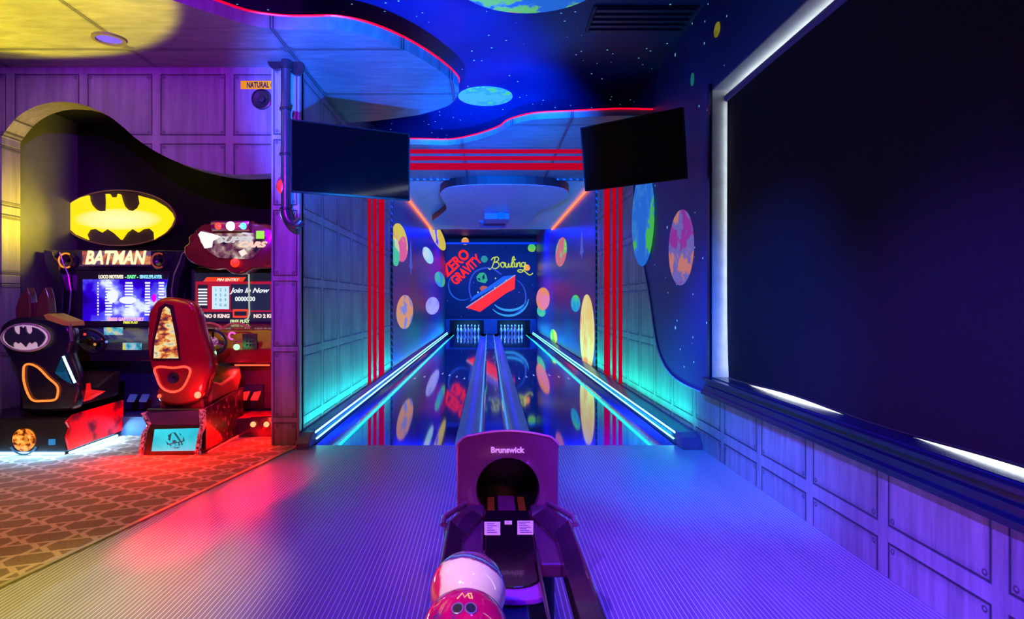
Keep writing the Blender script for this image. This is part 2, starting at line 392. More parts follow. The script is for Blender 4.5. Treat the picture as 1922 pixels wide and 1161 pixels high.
# ---- dropped cloud over the arcade
e1 = [(323, 0), (407, 28), (468, 47), (529, 55), (580, 56), (632, 56), (693, 68), (759, 94), (815, 126), (852, 155), (861, 173), (843, 197), (796, 213), (770, 218)]
w1 = [(-6.9, 2.4), (-5.2, 2.6), (-3.9, 3.1), (-3.0, 4.05)] + [onceil(*p) for p in e1] + [(-1.45, 7.82), (XL, 7.9)]
w1s = [(v.x, v.y) for v in smooth_curve([(a, b, 0) for a, b in w1], 5)]
cl = [(max(a, -6.9), b) for a, b in w1s] + [(XL, YA), (-6.9, YA)]
struct(MB().prZ(cl, HC, HC + .11).obj('ceiling', m_ceil), 'dropped metal ceiling cloud with curved edge')
rimp = MB()
for (x0, y0), (x1, y1) in zip(w1s, w1s[1:]):
    d = Vector((x1 - x0, y1 - y0)).normalized() * .0
rimp.tube([(x, y, HC + .118) for x, y in w1s], .010, 6)
struct(rimp.obj('trim_4', glow('red led edge', (1, .0, .02), 1.6)))
# inner dropped disc in the lane tunnel
disc = [(840, 352), (880, 347), (950, 346), (1020, 348), (1060, 355), (1066, 368), (1040, 385), (1012, 395), (1003, 408), (990, 420), (940, 430), (900, 430), (860, 424), (812, 418), (826, 404), (838, 392), (832, 376), (826, 364)]
HI = HH - .16
dpt = [(v.x, v.y) for v in smooth_curve([(*onceil(a, b, HI), 0) for a, b in disc], 4, True)]
struct(MB().prZ(dpt, EYE + HI + .006, HC).obj('ceiling', m_black), 'black rim of the dropped wavy ceiling disc')
struct(MB().prZ(dpt, EYE + HI, EYE + HI + .006).obj('ceiling', plain('violet blue ceiling disc', (.40, .38, .6), .4)), 'dropped wavy ceiling disc over the lanes')
pj = thing('projector', 'square blue lilac projector under the wavy disc in the lane tunnel', 'projector', (.15, 15.0, EYE + HI))
MB().box(-.1, .5, 14.8, 15.6, EYE + HI - .16, EYE + HI - .002).obj('body', plain('projector casing', (.12, .14, .5), .4), pj, bevel=.01)
MB().lathe([(.09, -.1), (.1, -.1), (.1, 0), (.05, 0)], (.3, 14.8, EYE + HI - .08), 'Y').obj('lens', m_dark, pj)
vt = thing('ceiling_vent', 'slatted vent in the wavy ceiling disc behind the projector', 'vent', (.1, 17, EYE + HI))
MB().box(-.25, .5, 16.3, 17.6, EYE + HI - .03, EYE + HI - .002).obj('frame', plain('vent frame blue', (.1, .12, .55), .4), vt)
for k in range(5): MB().box(-.2, .45, 16.4 + k * .24, 16.5 + k * .24, EYE + HI - .05, EYE + HI - .03).obj('slat', plain('vent slat', (.02, .02, .25), .4), vt)
# orange neon in the corners of the tunnel ceiling
for s, X, nm in ((1, XL, 'left'), (-1, XR, 'right')):
    a = MB(); a.tube([(X + s * .035, 11.6, HC - .035), (X + s * .035, 19.4, HC - .035)], .022, 8)
    tag(a.obj('neon_tube', glow('orange neon', (1, .16, .04), 2.2)), 'orange neon tube along the %s upper corner of the lane tunnel' % nm, 'neon tube', 'neon tubes of the lane tunnel')
# dark bulkhead, portal lip with diagonal hatching
struct(MB().box(XL, XR, 19.6, 19.7, HC, HG).obj('trim_5', m_black))
t = NT('hatched black edging'); P_, x, y, z = t.pos()
st = t.M('LESS_THAN', t.M('FRACT', t.M('MULTIPLY', t.M('ADD', t.M('ADD', x, y), z), 8)), .7)
m_hatch = t.fin(t.mix(st, (.05, .2, .4), (.004, .004, .006)), .5)
lip = MB(); lip.box(XL, XL + .03, 11.5, 11.56, 0, HC); lip.box(XR - .03, XR, 11.5, 11.56, 0, HC); lip.box(XL, XR, 11.5, 11.56, HC - .03, HC)
struct(lip.obj('trim_6', m_hatch))
# red stripes of the portal: side walls and ceiling
for i, (y0, y1) in enumerate(((9.28, 9.52), (9.72, 9.99), (10.2, 10.72))):
    b = MB(); b.box(XL + .001, XL + .006, y0, y1, .14, HC - .001); b.box(XR - .022, XR - .017, y0, y1, .14, HC - .001); b.box(XL + .001, XR - .017, y0, y1, HC - .006, HC - .001)
    tag(b.obj('painted_stripe', m_red), ['front narrow red stripe of the lane portal, nearest the televisions', 'middle red stripe of the lane portal', 'rear wide red stripe of the lane portal, nearest the planets'][i], 'stripe', 'red stripes round the lane portal')

# ---- window: frame, glass, blind, sill
fr = MB(); d0, d1 = XR - .02, XR + .015
for (a, b_, c_, d_) in ((WY1, WY1 + .06, WZ0 - .02, WZ1 + .06), (WY0 - .06, WY0, WZ0 - .02, WZ1 + .06)): fr.box(d0, d1, a, b_, c_, d_)
wn = struct(fr.obj('window_1', m_trim), 'large window behind the dark roller blind')
rv = MB(); rv.box(XR + .001, XR + .29, WY1 - .012, WY1, WZ0, WZ1); rv.box(XR + .001, XR + .29, WY0, WY0 + .012, WZ0, WZ1); rv.box(XR + .001, XR + .29, WY0, WY1, WZ1 - .012, WZ1)
rv.obj('window_reveal', m_white, wn)
MB().box(XR + .001, XR + .29, WY0, WY1, WZ0, WZ0 + .008).obj('inner_sill', m_trim, wn)
t = NT('window glass'); g = t.p; g.inputs['Transmission Weight'].default_value = 1; g.inputs['Roughness'].default_value = 0; g.inputs['IOR'].default_value = 1.02; m_glass = t.m
gl = MB(); gl.box(XR + .26, XR + .266, WY0 + .012, WY1 - .012, WZ0, WZ1 - .012); gl.obj('pane', m_glass, wn)
mf = MB()
for yy in (2.1, 3.85): mf.box(XR + .24, XR + .29, yy, yy + .06, WZ0, WZ1 - .012)
mf.obj('mullion', m_dark, wn)
sl = [(XR - .075, .545), (XR - .075, .575), (XR - .05, .59), (XR - .05, .625), (XR - .03, .635), (XR - .03, .668), (XR - .06, .675), (XR - .06, .70), (XR, .70), (XR, .545)]
struct(MB().prY(sl, -.5, WY1 + .08).obj('trim_7', m_trim, bevel=.003), 'dark blue moulded window sill')
t = NT('blind cloth'); P_, x, y, z = t.pos()
f = t.noise(P_, 60, 2); wv = t.noise(P_, .8, 3, (1, 1.5, .3))
m_blind = t.fin(t.ramp(f, [(.3, (.006, .003, .010)), (.7, (.010, .006, .016))]), .7, spec=.2, bump=wv, bstr=.25, bdist=.05)
def blind(ya, yb, label):
    bl = thing('roller_blind', label, 'blind', (XR + .12, (ya + yb) / 2, WZ0), 'roller blinds')
    b = MB(); NY, NZ = 30, 14
    def bx(i, j):
        yy = ya + (yb - ya) * i / NY; zz = WZ0 + .022 + (WZ1 - .13 - WZ0) * j / NZ
        return (XR + .125 + .006 * math.sin(yy * 2.1 + j * .1), yy - (.05 * (1 - j / NZ) ** 6 if i == NY else 0), zz + (.012 * math.sin(yy * 3.2) if j == 0 else 0))
    g0 = [[b.b.verts.new(bx(i, j)) for j in range(NZ + 1)] for i in range(NY + 1)]
    for i in range(NY):
        for j in range(NZ): b.b.faces.new((g0[i][j], g0[i + 1][j], g0[i + 1][j + 1], g0[i][j + 1]))
    o = b.obj('cloth', m_blind, bl); sm = o.modifiers.new('thickness', 'SOLIDIFY'); sm.thickness = .003
    MB().lathe([(.036, ya - .015), (.036, yb + .015)], (XR + .135, 0, WZ1 - .085), 'Y').obj('roller', plain('roller with painted violet reflection', (.10, .08, .3), .5), bl, True)  # violet reflection on the roller is put into its colour
    MB().tube([bx(i, 0) for i in range(NY + 1)], .008, 6).obj('hem_bar', m_dark, bl)
blind(1.88, WY1 - .045, 'huge dark navy roller blind covering the window in the right wall')
blind(WY0 + .05, 1.83, 'nearer navy roller blind on the right, beyond a slit of daylight')

# ================================================================== LANES
LL, RL = (-1.44, -.34), (.45, 1.56)
for nm, (a, b_) in (('left', LL), ('right', RL)):
    ln_ = thing('bowling_lane', 'glossy blue bowling lane on the %s of the ball tracks' % nm, 'bowling lane', ((a + b_) / 2, 5.97, -.08), 'the two bowling lanes')
    MB().box(a, b_, 5.965, 25.95, -.08, -.004).obj('lane_surface', m_lane, ln_)
    cx = (a + b_) / 2; wdot = glow('lane dot', (.5, .6, .9), .5)
    for k in range(7):
        o = MB().prZ([(cx + (k - 3) * .15 - .018, 11.5 - abs(k - 3) * -.0 - .25 * abs(k - 3) + .3), (cx + (k - 3) * .15 + .018, 11.5 - .25 * abs(k - 3) + .3), (cx + (k - 3) * .15, 11.7 - .25 * abs(k - 3) + .4)], -.004, -.002).obj('aiming_arrow', wdot, ln_)
def gutter(a, b_, label, deep=.07, z0=-.004):
    prof = []
    for k in range(11):
        u = k / 10; prof.append((a + (b_ - a) * u, z0 - deep * math.sin(PI * u)))
    prof += [(b_, -.2), (a, -.2)]
    return tag(MB().prY(prof, 5.968, 25.6).obj('gutter', m_gut, smooth=False), label, 'gutter', 'gutters beside the lanes')
m_gd = plain('dark gutter plastic', (.03, .08, .22), .15, coat=.5)
g1 = gutter(-1.69, -1.46, 'outer gutter beside the left lane and the cyan light rail'); g1.data.materials[0] = m_gd
gutter(-.335, -.09, 'inner gutter right of the left lane, beside the middle track')
gutter(.21, .445, 'inner gutter left of the right lane, beside the middle track')
g4 = gutter(1.58, 1.82, 'outer gutter beside the right lane and the teal light rail'); g4.data.materials[0] = m_gd
dv = thing('ball_track', 'long purple ball track cover between the two inner gutters', 'ball track', (.06, 5.97, -.08))
MB().prY([(-.085, -.08), (-.085, .012), (-.06, .03), (-.045, .004), (.165, .004), (.18, .03), (.205, .012), (.205, -.08)], 5.968, 25.6).obj('cover', m_div, dv)
for a in (-.0855, .2055): MB().tube([(a, 5.98, .012), (a, 25.6, .012)], .012, 6).obj('edge_strip', plain('pale cyan edge strip', (.3, .85, .9), .3, emit=(.1, .6, .75), estr=.35), dv)
for s, X, xf, ml, m2, nm in ((1, XL, -1.70, m_cyan, m_cyan2, 'left'), (-1, XR - .016, 1.83, m_teal, m_teal2, 'right')):
    r = thing('light_rail', 'long %s rail with two bright led lines along the %s wall of the lanes' % ('cyan' if s > 0 else 'teal', nm), 'light rail', ((X + xf) / 2, 6, 0), 'led rails beside the lanes')
    x0, x1 = sorted((X, xf)); 
    MB().prY([(X, -.08), (X, .13), (X + s * .03, .13), (xf - s * .02, .098), (xf, .085), (xf, -.08)], 6.02, 25.9).obj('rail_body', plain('rail casing', (.03, .06, .12), .25), r)
    MB().tube([(xf - s * .02, 6.05, .10), (xf - s * .02, 25.6, .10)], .008, 8).obj('led_line', ml, r)
    MB().tube([(xf + s * .003, 6.05, .045), (xf + s * .003, 25.6, .045)], .007, 8).obj('led_line', ml, r)
    cap = [(6.02, -.0), (6.02, .135), (5.95, .13), (5.86, .1), (5.80, .05), (5.78, 0)]
    MB().prX(cap, x0 + .0, x1 + .0).obj('end_cap', plain('end cap plastic', (.2, .06, .14), .3), r, bevel=.012)
    xe = -1.45 if s > 0 else 1.57
    tag(MB().box(xe - .009, xe + .009, 5.97, 25.6, -.02, .006).obj('edge_light', m2), 'teal light strip along the outer edge of the %s lane' % nm, 'light strip', 'light strips along the lane edges')

# ---- pinsetter front with mural
mp = thing('masking_unit', 'wide dark blue mural board with saucer painting above the pin openings', 'mural', (.1, YB, .6))
t = NT('mural ground'); P_, x, y, z = t.pos()
v = t.n('ShaderNodeTexVoronoi'); v.inputs['Scale'].default_value = 3.2; t.t.links.new(P_, v.inputs['Vector'])
s_ = t.M('LESS_THAN', v.outputs['Distance'], .05)
m_mur = t.fin(t.mix(s_, (.006, .006, .07), (.3, .5, .9)), .5, emit=(.3, .5, .9), estr=t.M('MULTIPLY', s_, .3))
MB().box(XL, XR, YB, YB + .1, .6, 3.84).obj('board', m_mur, mp)
b = MB(); b.box(XL, -1.67, YB - .04, YB + .1, .001, .6); b.box(-.2, .37, YB - .04, YB + .1, .001, .6); b.box(1.78, XR, YB - .04, YB + .1, .001, .6); b.box(XL, XR, YB - .05, YB, .59, .64)
b.obj('pit_frame', plain('blue pit frame', (.05, .2, .45), .4), mp)
b = MB(); b.box(XL, XR, YB + .9, YB + 1.0, .001, .62)
for a, a2_ in ((-1.67, -1.46), (-.355, -.2), (.37, .46), (1.55, 1.78)): b.box(a, a2_, YB - .02, YB + .9, .001, .6)
b.obj('pit_lining', m_black, mp)
MB().box(XL, XR, YB - .1, YB + .0, 3.84, 3.92).obj('top_edge', plain('blue board edge', (.03, .1, .7), .4, emit=(.0, .05, 1), estr=.25), mp)
def fl(name, c, k=.5): return plain(name, tuple(v * .3 for v in c), .8, emit=c, estr=k * 1.25, grain=.15, spec=.05)
Mz = lambda pts, dy, m, name, parent=mp: MB().prY(XZ(pts, YB), YB - dy, YB).obj(name, m, parent)
# swoosh rings
def arc(cx, cy, rx, ry, a0, a1, wd, m, n=26, rot=0):
    pts = []
    for k in range(n + 1):
        a = math.radians(a0 + (a1 - a0) * k / n); q = P(cx + rx * math.cos(a) * math.cos(rot) - ry * math.sin(a) * math.sin(rot), cy + rx * math.cos(a) * math.sin(rot) + ry * math.sin(a) * math.cos(rot), YB - .012); pts.append(q)
    MB().tube(pts, [wd * (.3 + .7 * math.sin(PI * k / n)) for k in range(n + 1)], 6).obj('swoosh', m, mp)
bl1, bl2 = fl('swoosh blue', (.03, .15, .8), .45), fl('swoosh cyan', (.05, .45, .9), .55)
arc(868, 535, 26, 28, 60, 215, .035, bl1)
arc(952, 556, 35, 36, -60, 120, .04, bl1)
arc(956, 560, 32, 22, 10, 150, .055, bl2)
arc(954, 558, 38, 34, 5, 140, .05, bl2)
# dome, alien, saucer
dome = [(885, 560), (881, 545), (883, 525), (892, 510), (908, 503), (925, 504), (941, 515)]
dm = [(v.x, v.y) for v in smooth_curve([(a, b_, 0) for a, b_ in dome], 4)]
MB().tube([P(a, b_, YB - .014) for a, b_ in dm], .035, 6).obj('dome_outline', fl('dome blue', (.05, .12, .75), .45), mp)
Mz([(894, 519), (900, 512), (908, 511), (913, 516), (915, 526), (911, 531), (904, 530), (896, 527)], .014, fl('green paint', (.05, .6, .25), .5), 'painted_alien')
eye_m = plain('painted eye black', (.005, .02, .02), .5)
Mz([(896, 522), (900, 521), (902, 526), (899, 526)], .02, eye_m, 'painted_eye'); Mz([(905, 519), (909, 514), (910, 522), (906, 525)], .02, eye_m, 'painted_eye')
Mz([(900, 540), (905, 536), (914, 537), (914, 542), (903, 546)], .013, fl('orange red paint', (.8, .15, .1), .5), 'painted_collar')
Mz([(882, 566), (888, 556), (905, 545), (925, 532), (945, 518), (960, 516.5), (967, 516)], .018, fl('saucer blue', (.02, .16, .85), .6), 'saucer_top')
Mz([(875, 577), (967, 516), (966, 542), (950, 550), (901, 585)], .02, fl('saucer red', (.95, .03, .04), .85), 'saucer_hull')
MB().tube([P(875, 577, YB - .03), P(967, 516, YB - .03)], .028, 6).obj('saucer_rim', fl('saucer rim lilac', (.6, .6, .8), .4), mp)
for a, b_ in ((897, 548), (930, 522), (950, 526), (905, 557), (929, 540)): MB().sphere(P(a, b_, YB - .03), .035, 10, 6).obj('saucer_light', fl('pale green paint', (.5, .8, .4), .6), mp)
rd = fl('lettering red', (1, .02, .02), .85)
text('ZERO', .62, P(856, 493, YB - .02), rd, mp, roll=43, ex=.02, thick=.022, sx=.85)
text('GRAVITY', .56, P(875, 507, YB - .02), rd, mp, roll=43, ex=.02, thick=.022, sx=.68)
yl = fl('lettering yellow green', (.6, .75, .08), .7)
script = [[(916, 502), (919, 505), (923, 502), (927, 492), (929, 483), (925, 484), (922, 488)], [(926, 484), (933, 482), (936, 486), (933, 490), (928, 492), (934, 492), (937, 497), (934, 502), (928, 504), (924, 502)],
          [(944, 492), (940, 494), (941, 500), (945, 501), (947, 496), (944, 492), (949, 494)], [(949, 493), (949, 500), (953, 501), (955, 494), (955, 500), (959, 500), (960, 493)], [(960, 498), (964, 490), (965, 482), (962, 484), (961, 500), (964, 500)],
          [(966, 492), (966, 500), (969, 500)], [(970, 493), (970, 501), (972, 494), (976, 493), (976, 500), (978, 500)], [(985, 493), (980, 493), (979, 499), (984, 499), (986, 492), (985, 502), (980, 510), (974, 510), (972, 507), (978, 506), (985, 509), (992, 515), (997, 515), (1000, 512)]]
b = MB()
for sc_ in script: b.tube([P(v.x, v.y, YB - .02) for v in smooth_curve([(p[0], p[1], 0) for p in sc_], 4)], .026, 6)
b.tube([P(963, 487, YB - .02), P(968, 486, YB - .02)], .02, 6); b.sphere(P(967, 487, YB - .02), .03, 8, 6)
b.obj('script_lettering', yl, mp)
# pins
m_pin = plain('white pin plastic', (.8, .82, .85), .3, coat=.5); m_neck = plain('pin neck red', (.6, .02, .04), .3)
prof = [(.028, 0), (.031, .01), (.045, .06), (.058, .11), (.0605, .125), (.055, .17), (.04, .21), (.026, .24), (.023, .26), (.024, .29), (.031, .33), (.032, .345), (.027, .368), (.013, .38), (.0, .3805)]
rows = [(0, 0)] + [(-.5, 1), (.5, 1)] + [(-1, 2), (0, 2), (1, 2)] + [(-1.5, 3), (-.5, 3), (.5, 3), (1.5, 3)]
pnames = ['head pin', 'second row left pin', 'second row right pin', 'third row left pin', 'third row middle pin', 'third row right pin', 'back row outer left pin', 'back row inner left pin', 'back row inner right pin', 'back row outer right pin']
pin0 = None
for nm, (a, b_) in (('left', LL), ('right', RL)):
    cx = (a + b_) / 2
    tag(MB().box(a + .0, b_, 25.96, 27.1, -.08, 0).obj('pin_deck', m_lane), 'glossy blue deck under the pins of the %s lane' % nm, 'pin deck')
    for i, (px_, r) in enumerate(rows):
        loc = (cx + px_ * .3048, 26.0 + r * .264, 0.0)
        if pin0 is None:
            pin0 = tag(MB().lathe(prof, (0, 0, 0), 'Z', 16).obj('bowling_pin', m_pin, smooth=True), '', 'bowling pin')
            nk = MB().lathe([(.0245, .268), (.0255, .27), (.026, .29), (.025, .292)], (0, 0, 0), 'Z', 16).obj('neck_band', m_neck, pin0)
            pn = pin0
        else:
            pn = pin0.copy(); COL.objects.link(pn); c_ = nk.copy(); COL.objects.link(c_); c_.parent = pn
        pn.location = loc; pn['group'] = 'pins of the %s lane' % nm
        pn['label'] = 'white bowling pin on the %s lane, %s' % (nm, pnames[i])
    area('pit_light', (cx, YB + .12, .56), (cx, YB + .3, 0), (.1, .45, 1), 14, 1.0, .1)
    # string cords above the pins are out of sight

# ---- painted planets
yel, org, pnk, grn, blu, pur, cyn = (.95, .75, .1), (1, .32, .06), (1, .15, .4), (.12, .8, .15), (.03, .22, .95), (.35, .2, .8), (.1, .8, .85)
def disc_side(X, s, x0, x1, y0, y1, mat, label, dx=.006, lift=.001):
    Ya, Yb_ = F * abs(X) / abs(x0 - VX), F * abs(X) / abs(x1 - VX)
    cy, ry = (Ya + Yb_) / 2, abs(Ya - Yb_) / 2
    cxp = (x0 + x1) / 2
    zt = EYE - (y0 - VY) / F * (F * abs(X) / abs(cxp - VX)); zb = EYE - (y1 - VY) / F * (F * abs(X) / abs(cxp - VX))
    pts = [(cy + ry * math.cos(2 * PI * k / 40), (zt + zb) / 2 + (zt - zb) / 2 * math.sin(2 * PI * k / 40)) for k in range(40)]
    return tag(MB().prX(pts, X + s * lift, X + s * dx).obj('painted_planet', mat), label, 'painted planet', 'planets painted on the lane walls')
disc_side(XL, 1, 735, 765, 420, 490, planet('planet pink yellow', pnk, yel, yel, .5, 1.1, (1, .4, 1)), 'tall pink and yellow planet at the entrance of the left lane wall')
disc_side(XL, 1, 734, 749, 447, 499, planet('planet green cream', (.1, .75, .45), (.9, .9, .5), (.95, .8, .5), .5, 1.2, (1, .4, 1)), 'green and cream planet overlapping the pink and yellow one', .013, .007)
disc_side(XL, 1, 793, 813, 465, 493, planet('planet white', (.5, .95, .85), (.8, 1, .9), (.4, .8, .8), .5, 1.4, (1, .3, 1)), 'small mint white planet on the left lane wall')
disc_side(XL, 1, 804, 836.5, 422, 461, planet('planet yellow blue', yel, yel, (.12, .05, .5), .5, .9, (1, .5, 1)), 'yellow and dark blue planet high at the far end of the left lane wall')
disc_side(XL, 1, 816, 835, 510, 538, planet('planet green blue', (.05, .4, .9), (.1, .7, .3), (.1, .75, .2), .45, 1.2, (1, .3, 1)), 'green and blue planet far down the left lane wall near the red lettering')
disc_side(XL, 1, 744, 775, 553, 617, planet('planet lilac orange', (.3, .3, .85), (.95, .4, .2), (.95, .4, .2), .5, 2.2, (1, .45, 1)), 'large lilac planet with an orange continent low on the left lane wall')
disc_side(XL, 1, 799, 824, 557, 590, planet('planet lilac', (.35, .35, .85), (.45, .45, .95), (.55, .5, .9), .5, 2, (1, .3, 1)), 'plain pale lilac planet low on the left lane wall')
XRr = XR
disc_side(XRr, -1, 1043, 1064, 446, 499, planet('planet red yellow', (.9, .2, .2), (.2, .8, .1), (.95, .8, .2), .5, 1.2, (1, .4, 1)), 'red, green and yellow planet high on the right lane wall')
disc_side(XRr, -1, 1007, 1032, 539, 582, planet('planet orange', (.95, .25, .35), org, (1, .5, .1), .6, .9, (1, .3, 1)), 'large orange pink planet at the far end of the right lane wall', .013, .007)
disc_side(XRr, -1, 1008, 1024, 574, 594, planet('planet teal small', (.05, .5, .8), grn, (.1, .8, .6), .5, 2), 'small teal green planet below the large orange planet')
disc_side(XRr, -1, 1072, 1089, 553, 585, planet('planet blue green', (.03, .4, .85), (.05, .6, .6), grn, .5, 1.6, (1, .4, 1)), 'blue and green planet beside the very tall yellow planet')
disc_side(XRr, -1, 1089, 1116, 552, 698, planet('planet tall yellow', (1, .45, .2), (.95, .75, .3), (.95, .65, .2), .6, 1.0, (1, 1, .6)), 'very tall yellow orange planet at the entrance of the right lane wall')
disc_side(XRr, -1, 1033, 1046, 618, 644, planet('planet lime', grn, yel, (1, .6, .2), .5, 1.8, (1, .4, 1)), 'small lime and yellow planet low on the right lane wall')
XG = XR
disc_side(XG, -1, 1189, 1231, 318, 499, planet('planet earth', blu, (.05, .3, .95), (.1, .75, .12), .42, 2.2), 'big blue and green earth planet beside the wavy metal edge', .022, .017)
disc_side(XG, -1, 1256, 1303, 393, 535, planet('planet magenta', (.45, .05, .5), (.25, .2, .7), (.9, .3, .25), .4, 2.0), 'magenta and orange planet between the earth planet and the window')
disc_side(XG, -1, 1341, 1352, 42, 69, planet('planet ochre', (.4, .35, .02), (.5, .45, .05), (.5, .3, .02), .25), 'small dim ochre planet high above the window corner')
disc_side(XG, -1, 1297, 1303, 137, 161, planet('planet teal dim', (.02, .3, .3), (.02, .35, .35), (.02, .3, .25), .25), 'small dim teal planet above the right television')
def disc_back(x, y, r, mat, label): 
    c = P(x, y, YB); rr = r / F * YB
    tag(MB().ell(c.x, c.z, rr, rr, YB - .012, YB - .0005).obj('painted_planet', mat), label, 'painted planet', 'planets painted on the mural')
disc_back(873, 452.5, 7, planet('planet orange small', org, (1, .45, .1), yel, .6, 3), 'small orange planet above the red lettering')
disc_back(909, 486, 6.5, planet('planet teal back', (.02, .3, .7), (.02, .4, .6), (.05, .5, .4), .4, 3), 'dim teal planet between the red and the yellow lettering')
disc_back(989, 502, 6, planet('planet orange tiny', (1, .15, .05), (1, .4, .1), yel, .7, 3), 'tiny orange planet touching the end of the yellow lettering')
disc_back(998, 465, 7.5, planet('planet green back', grn, (.4, .8, .05), (.1, .6, .1), .5, 3), 'green planet in the upper right corner of the mural')
def disc_top(x0, x1, y0, y1, mat, label, cen=None):
    if cen: cx, cy, r = cen; rx = ry = r
    else:
        Ya, Yb_ = F * (HG - EYE) / (VY - y0), F * (HG - EYE) / (VY - y1); cy = (Ya + Yb_) / 2; ry = abs(Ya - Yb_) / 2
        cx = ((x0 + x1) / 2 - VX) / F * cy; rx = (x1 - x0) / 2 / F * cy
    tag(MB().prZ([(cx + rx * math.cos(2 * PI * k / 48), cy + ry * math.sin(2 * PI * k / 48)) for k in range(48)], HG - .006, HG).obj('painted_planet', mat), label, 'painted planet', 'planets painted on the starry ceiling')
disc_top(860, 962, 162, 198, planet('planet cyan green', (.1, .6, .9), (.05, .5, .75), grn, .45, 3), 'cyan and green planet on the starry ceiling beside the metal cloud')
disc_top(0, 0, 0, 0, planet('planet rainbow', blu, (.2, .8, .2), (.95, .55, .1), .45, 1.8), 'big blue, green and orange planet at the top edge of the ceiling', (.36, 5.25, .70))
# rockets painted on the side walls
def rocket(X, s, x, y0, y1, label):
    Yc = F * abs(X) / abs(x - VX); z = lambda yy: EYE - (yy - VY) / F * Yc
    zt, zb = z(y0), z(y1); L = zt - zb
    pts = [(Yc, zt), (Yc + .1, zt - .3 * L), (Yc + .16, zb + .35 * L), (Yc + .3, zb + .2 * L), (Yc + .1, zb + .2 * L), (Yc, zb), (Yc - .1, zb + .2 * L), (Yc - .3, zb + .2 * L), (Yc - .16, zb + .35 * L), (Yc - .1, zt - .3 * L)]
    tag(MB().prX(pts, X, X + s * .006).obj('painted_rocket', fl('rocket lilac', (.15, .2, .8), .35)), label, 'painted rocket', 'rockets painted on the lane walls')
rocket(XL, 1, 771, 450, 515, 'slim lilac painted rocket between planets on the left lane wall')
rocket(XR, -1, 1092, 434, 485, 'slim lilac painted rocket on the right lane wall')
# ceiling vent in the starry ceiling
vn = thing('air_vent', 'dark slatted air vent in the starry ceiling', 'vent', (1.4, 6.0, HG))
y0v, y1v = F * 2.8 / (VY - 10), F * 2.8 / (VY - 58)
MB().box(1.0, 2.0, y0v, y1v, HG - .015, HG).obj('frame', plain('vent frame dark', (.004, .006, .02), .5), vn)
for k in range(5):
    yy = y0v + (y1v - y0v) * (k + .2) / 5; MB().box(1.03, 1.97, yy, yy + .05, HG - .035, HG - .012).obj('slat', plain('vent slat dark', (.006, .012, .06), .4), vn)

# ================================================================== TELEVISIONS
m_scr = plain('black glossy screen', (.002, .002, .003), .08, spec=.9, coat=1, grain=0)
def tv(name_lbl, a, b_, zc, h, tilt, wall_pt, group='wall televisions'):
    a, b_ = Vector((*a, zc)), Vector((*b_, zc)); w_ = (b_ - a).length; c = (a + b_) / 2
    t = thing('television', name_lbl, 'television', c, group)
    def local(o): return o
    r = math.atan2(b_.y - a.y, b_.x - a.x)
    M = Matrix.Rotation(r, 4, 'Z') @ Matrix.Rotation(math.radians(tilt), 4, 'X')
    def part(mb, name, mat, **k):
        o = mb.obj(name, mat, **k); o.parent = t; o.data.transform(M); return o
    b = MB(); b.box(-w_ / 2, w_ / 2, 0, .035, -h / 2, h / 2); b.box(-w_ / 2 + .25, w_ / 2 - .25, .035, .08, -h / 2 + .08, h / 2 - .2); part(b, 'casing', m_dark, bevel=.004)
    part(MB().box(-w_ / 2 + .012, w_ / 2 - .012, -.003, .0, -h / 2 + .018, h / 2 - .012), 'screen', m_scr)
    bz = MB(); bz.box(-w_ / 2, w_ / 2, -.006, 0, -h / 2, -h / 2 + .016); bz.box(-w_ / 2, w_ / 2, -.006, 0, h / 2 - .01, h / 2); bz.box(-w_ / 2, -w_ / 2 + .01, -.006, 0, -h / 2, h / 2); bz.box(w_ / 2 - .01, w_ / 2, -.006, 0, -h / 2, h / 2)
    part(bz, 'bezel', plain('bezel', (.012, .012, .014), .25))
    back = c + (M @ Vector((0, .08, 0)))
    br = MB(); br.tube([back, back + (M @ Vector((0, .08, 0))), wall_pt], .022, 8); o = br.obj('wall_arm', m_dark, t)
    return t
tv('large black television angled on the pillar, left of the lanes', (-1.815, 5.62), (-.788, 6.12), 2.735, .67, 0, Vector((-1.84, 6.5, 2.735)))
tv('large black television angled on the right wall, above the lanes', (1.02, 6.63), (1.90, 5.93), 2.93, .68, 9, Vector((XR - .03, 6.9, 2.95)))

# ---- pipe on the pillar
pp = thing('wall_pipe', 'dark vertical pipe with flanged elbows on the riveted pillar', 'pipe', (-1.98, 5.86, 1.9))
yp = 5.80
m_pipe = plain('dark steel pipe', (.09, .09, .11), .28, .7)
a0 = P(536, 125, yp); a1 = P(536, 395, yp)
MB().tube([a0, a1], .043, 16).obj('pipe', m_pipe, pp, True)
def elbow(c, pts, name): MB().tube([Vector(p) for p in pts], .052, 14).obj(name, m_pipe, pp, True)
c = P(553, 395, yp); rr = c.x - a1.x
elbow(0, [(c.x - rr * math.cos(t_), yp + .0, a1.z - rr * 1.5 * math.sin(t_)) for t_ in [PI * k / 12 for k in range(10)]], 'elbow')
elbow(0, [(a0.x, yp, a0.z - .02), (a0.x, yp + .02, a0.z + .03), (a0.x, yp + .08, a0.z + .055), (a0.x, 5.93, a0.z + .06)], 'elbow')
for yy in (128, 205, 290, 392): q = P(536, yy, yp); MB().lathe([(.052, -.012), (.056, -.01), (.056, .01), (.052, .012)], q, 'Z').obj('clamp', m_dark, pp)
q = P(520, 115, 5.9); MB().lathe([(.085, -.02), (.085, .02)], (q.x, yp + .1, q.z), 'Y', 20).obj('flange', m_dark, pp)
q = P(557, 128, 5.9); MB().lathe([(.07, -.02), (.07, .02)], (q.x - .0, yp + .1, q.z), 'Y', 20).obj('flange', m_dark, pp)
pl = P(528, 350, 5.78); lr = thing('signal_lamp', 'small red round lamp beside the pillar pipe', 'lamp', pl)
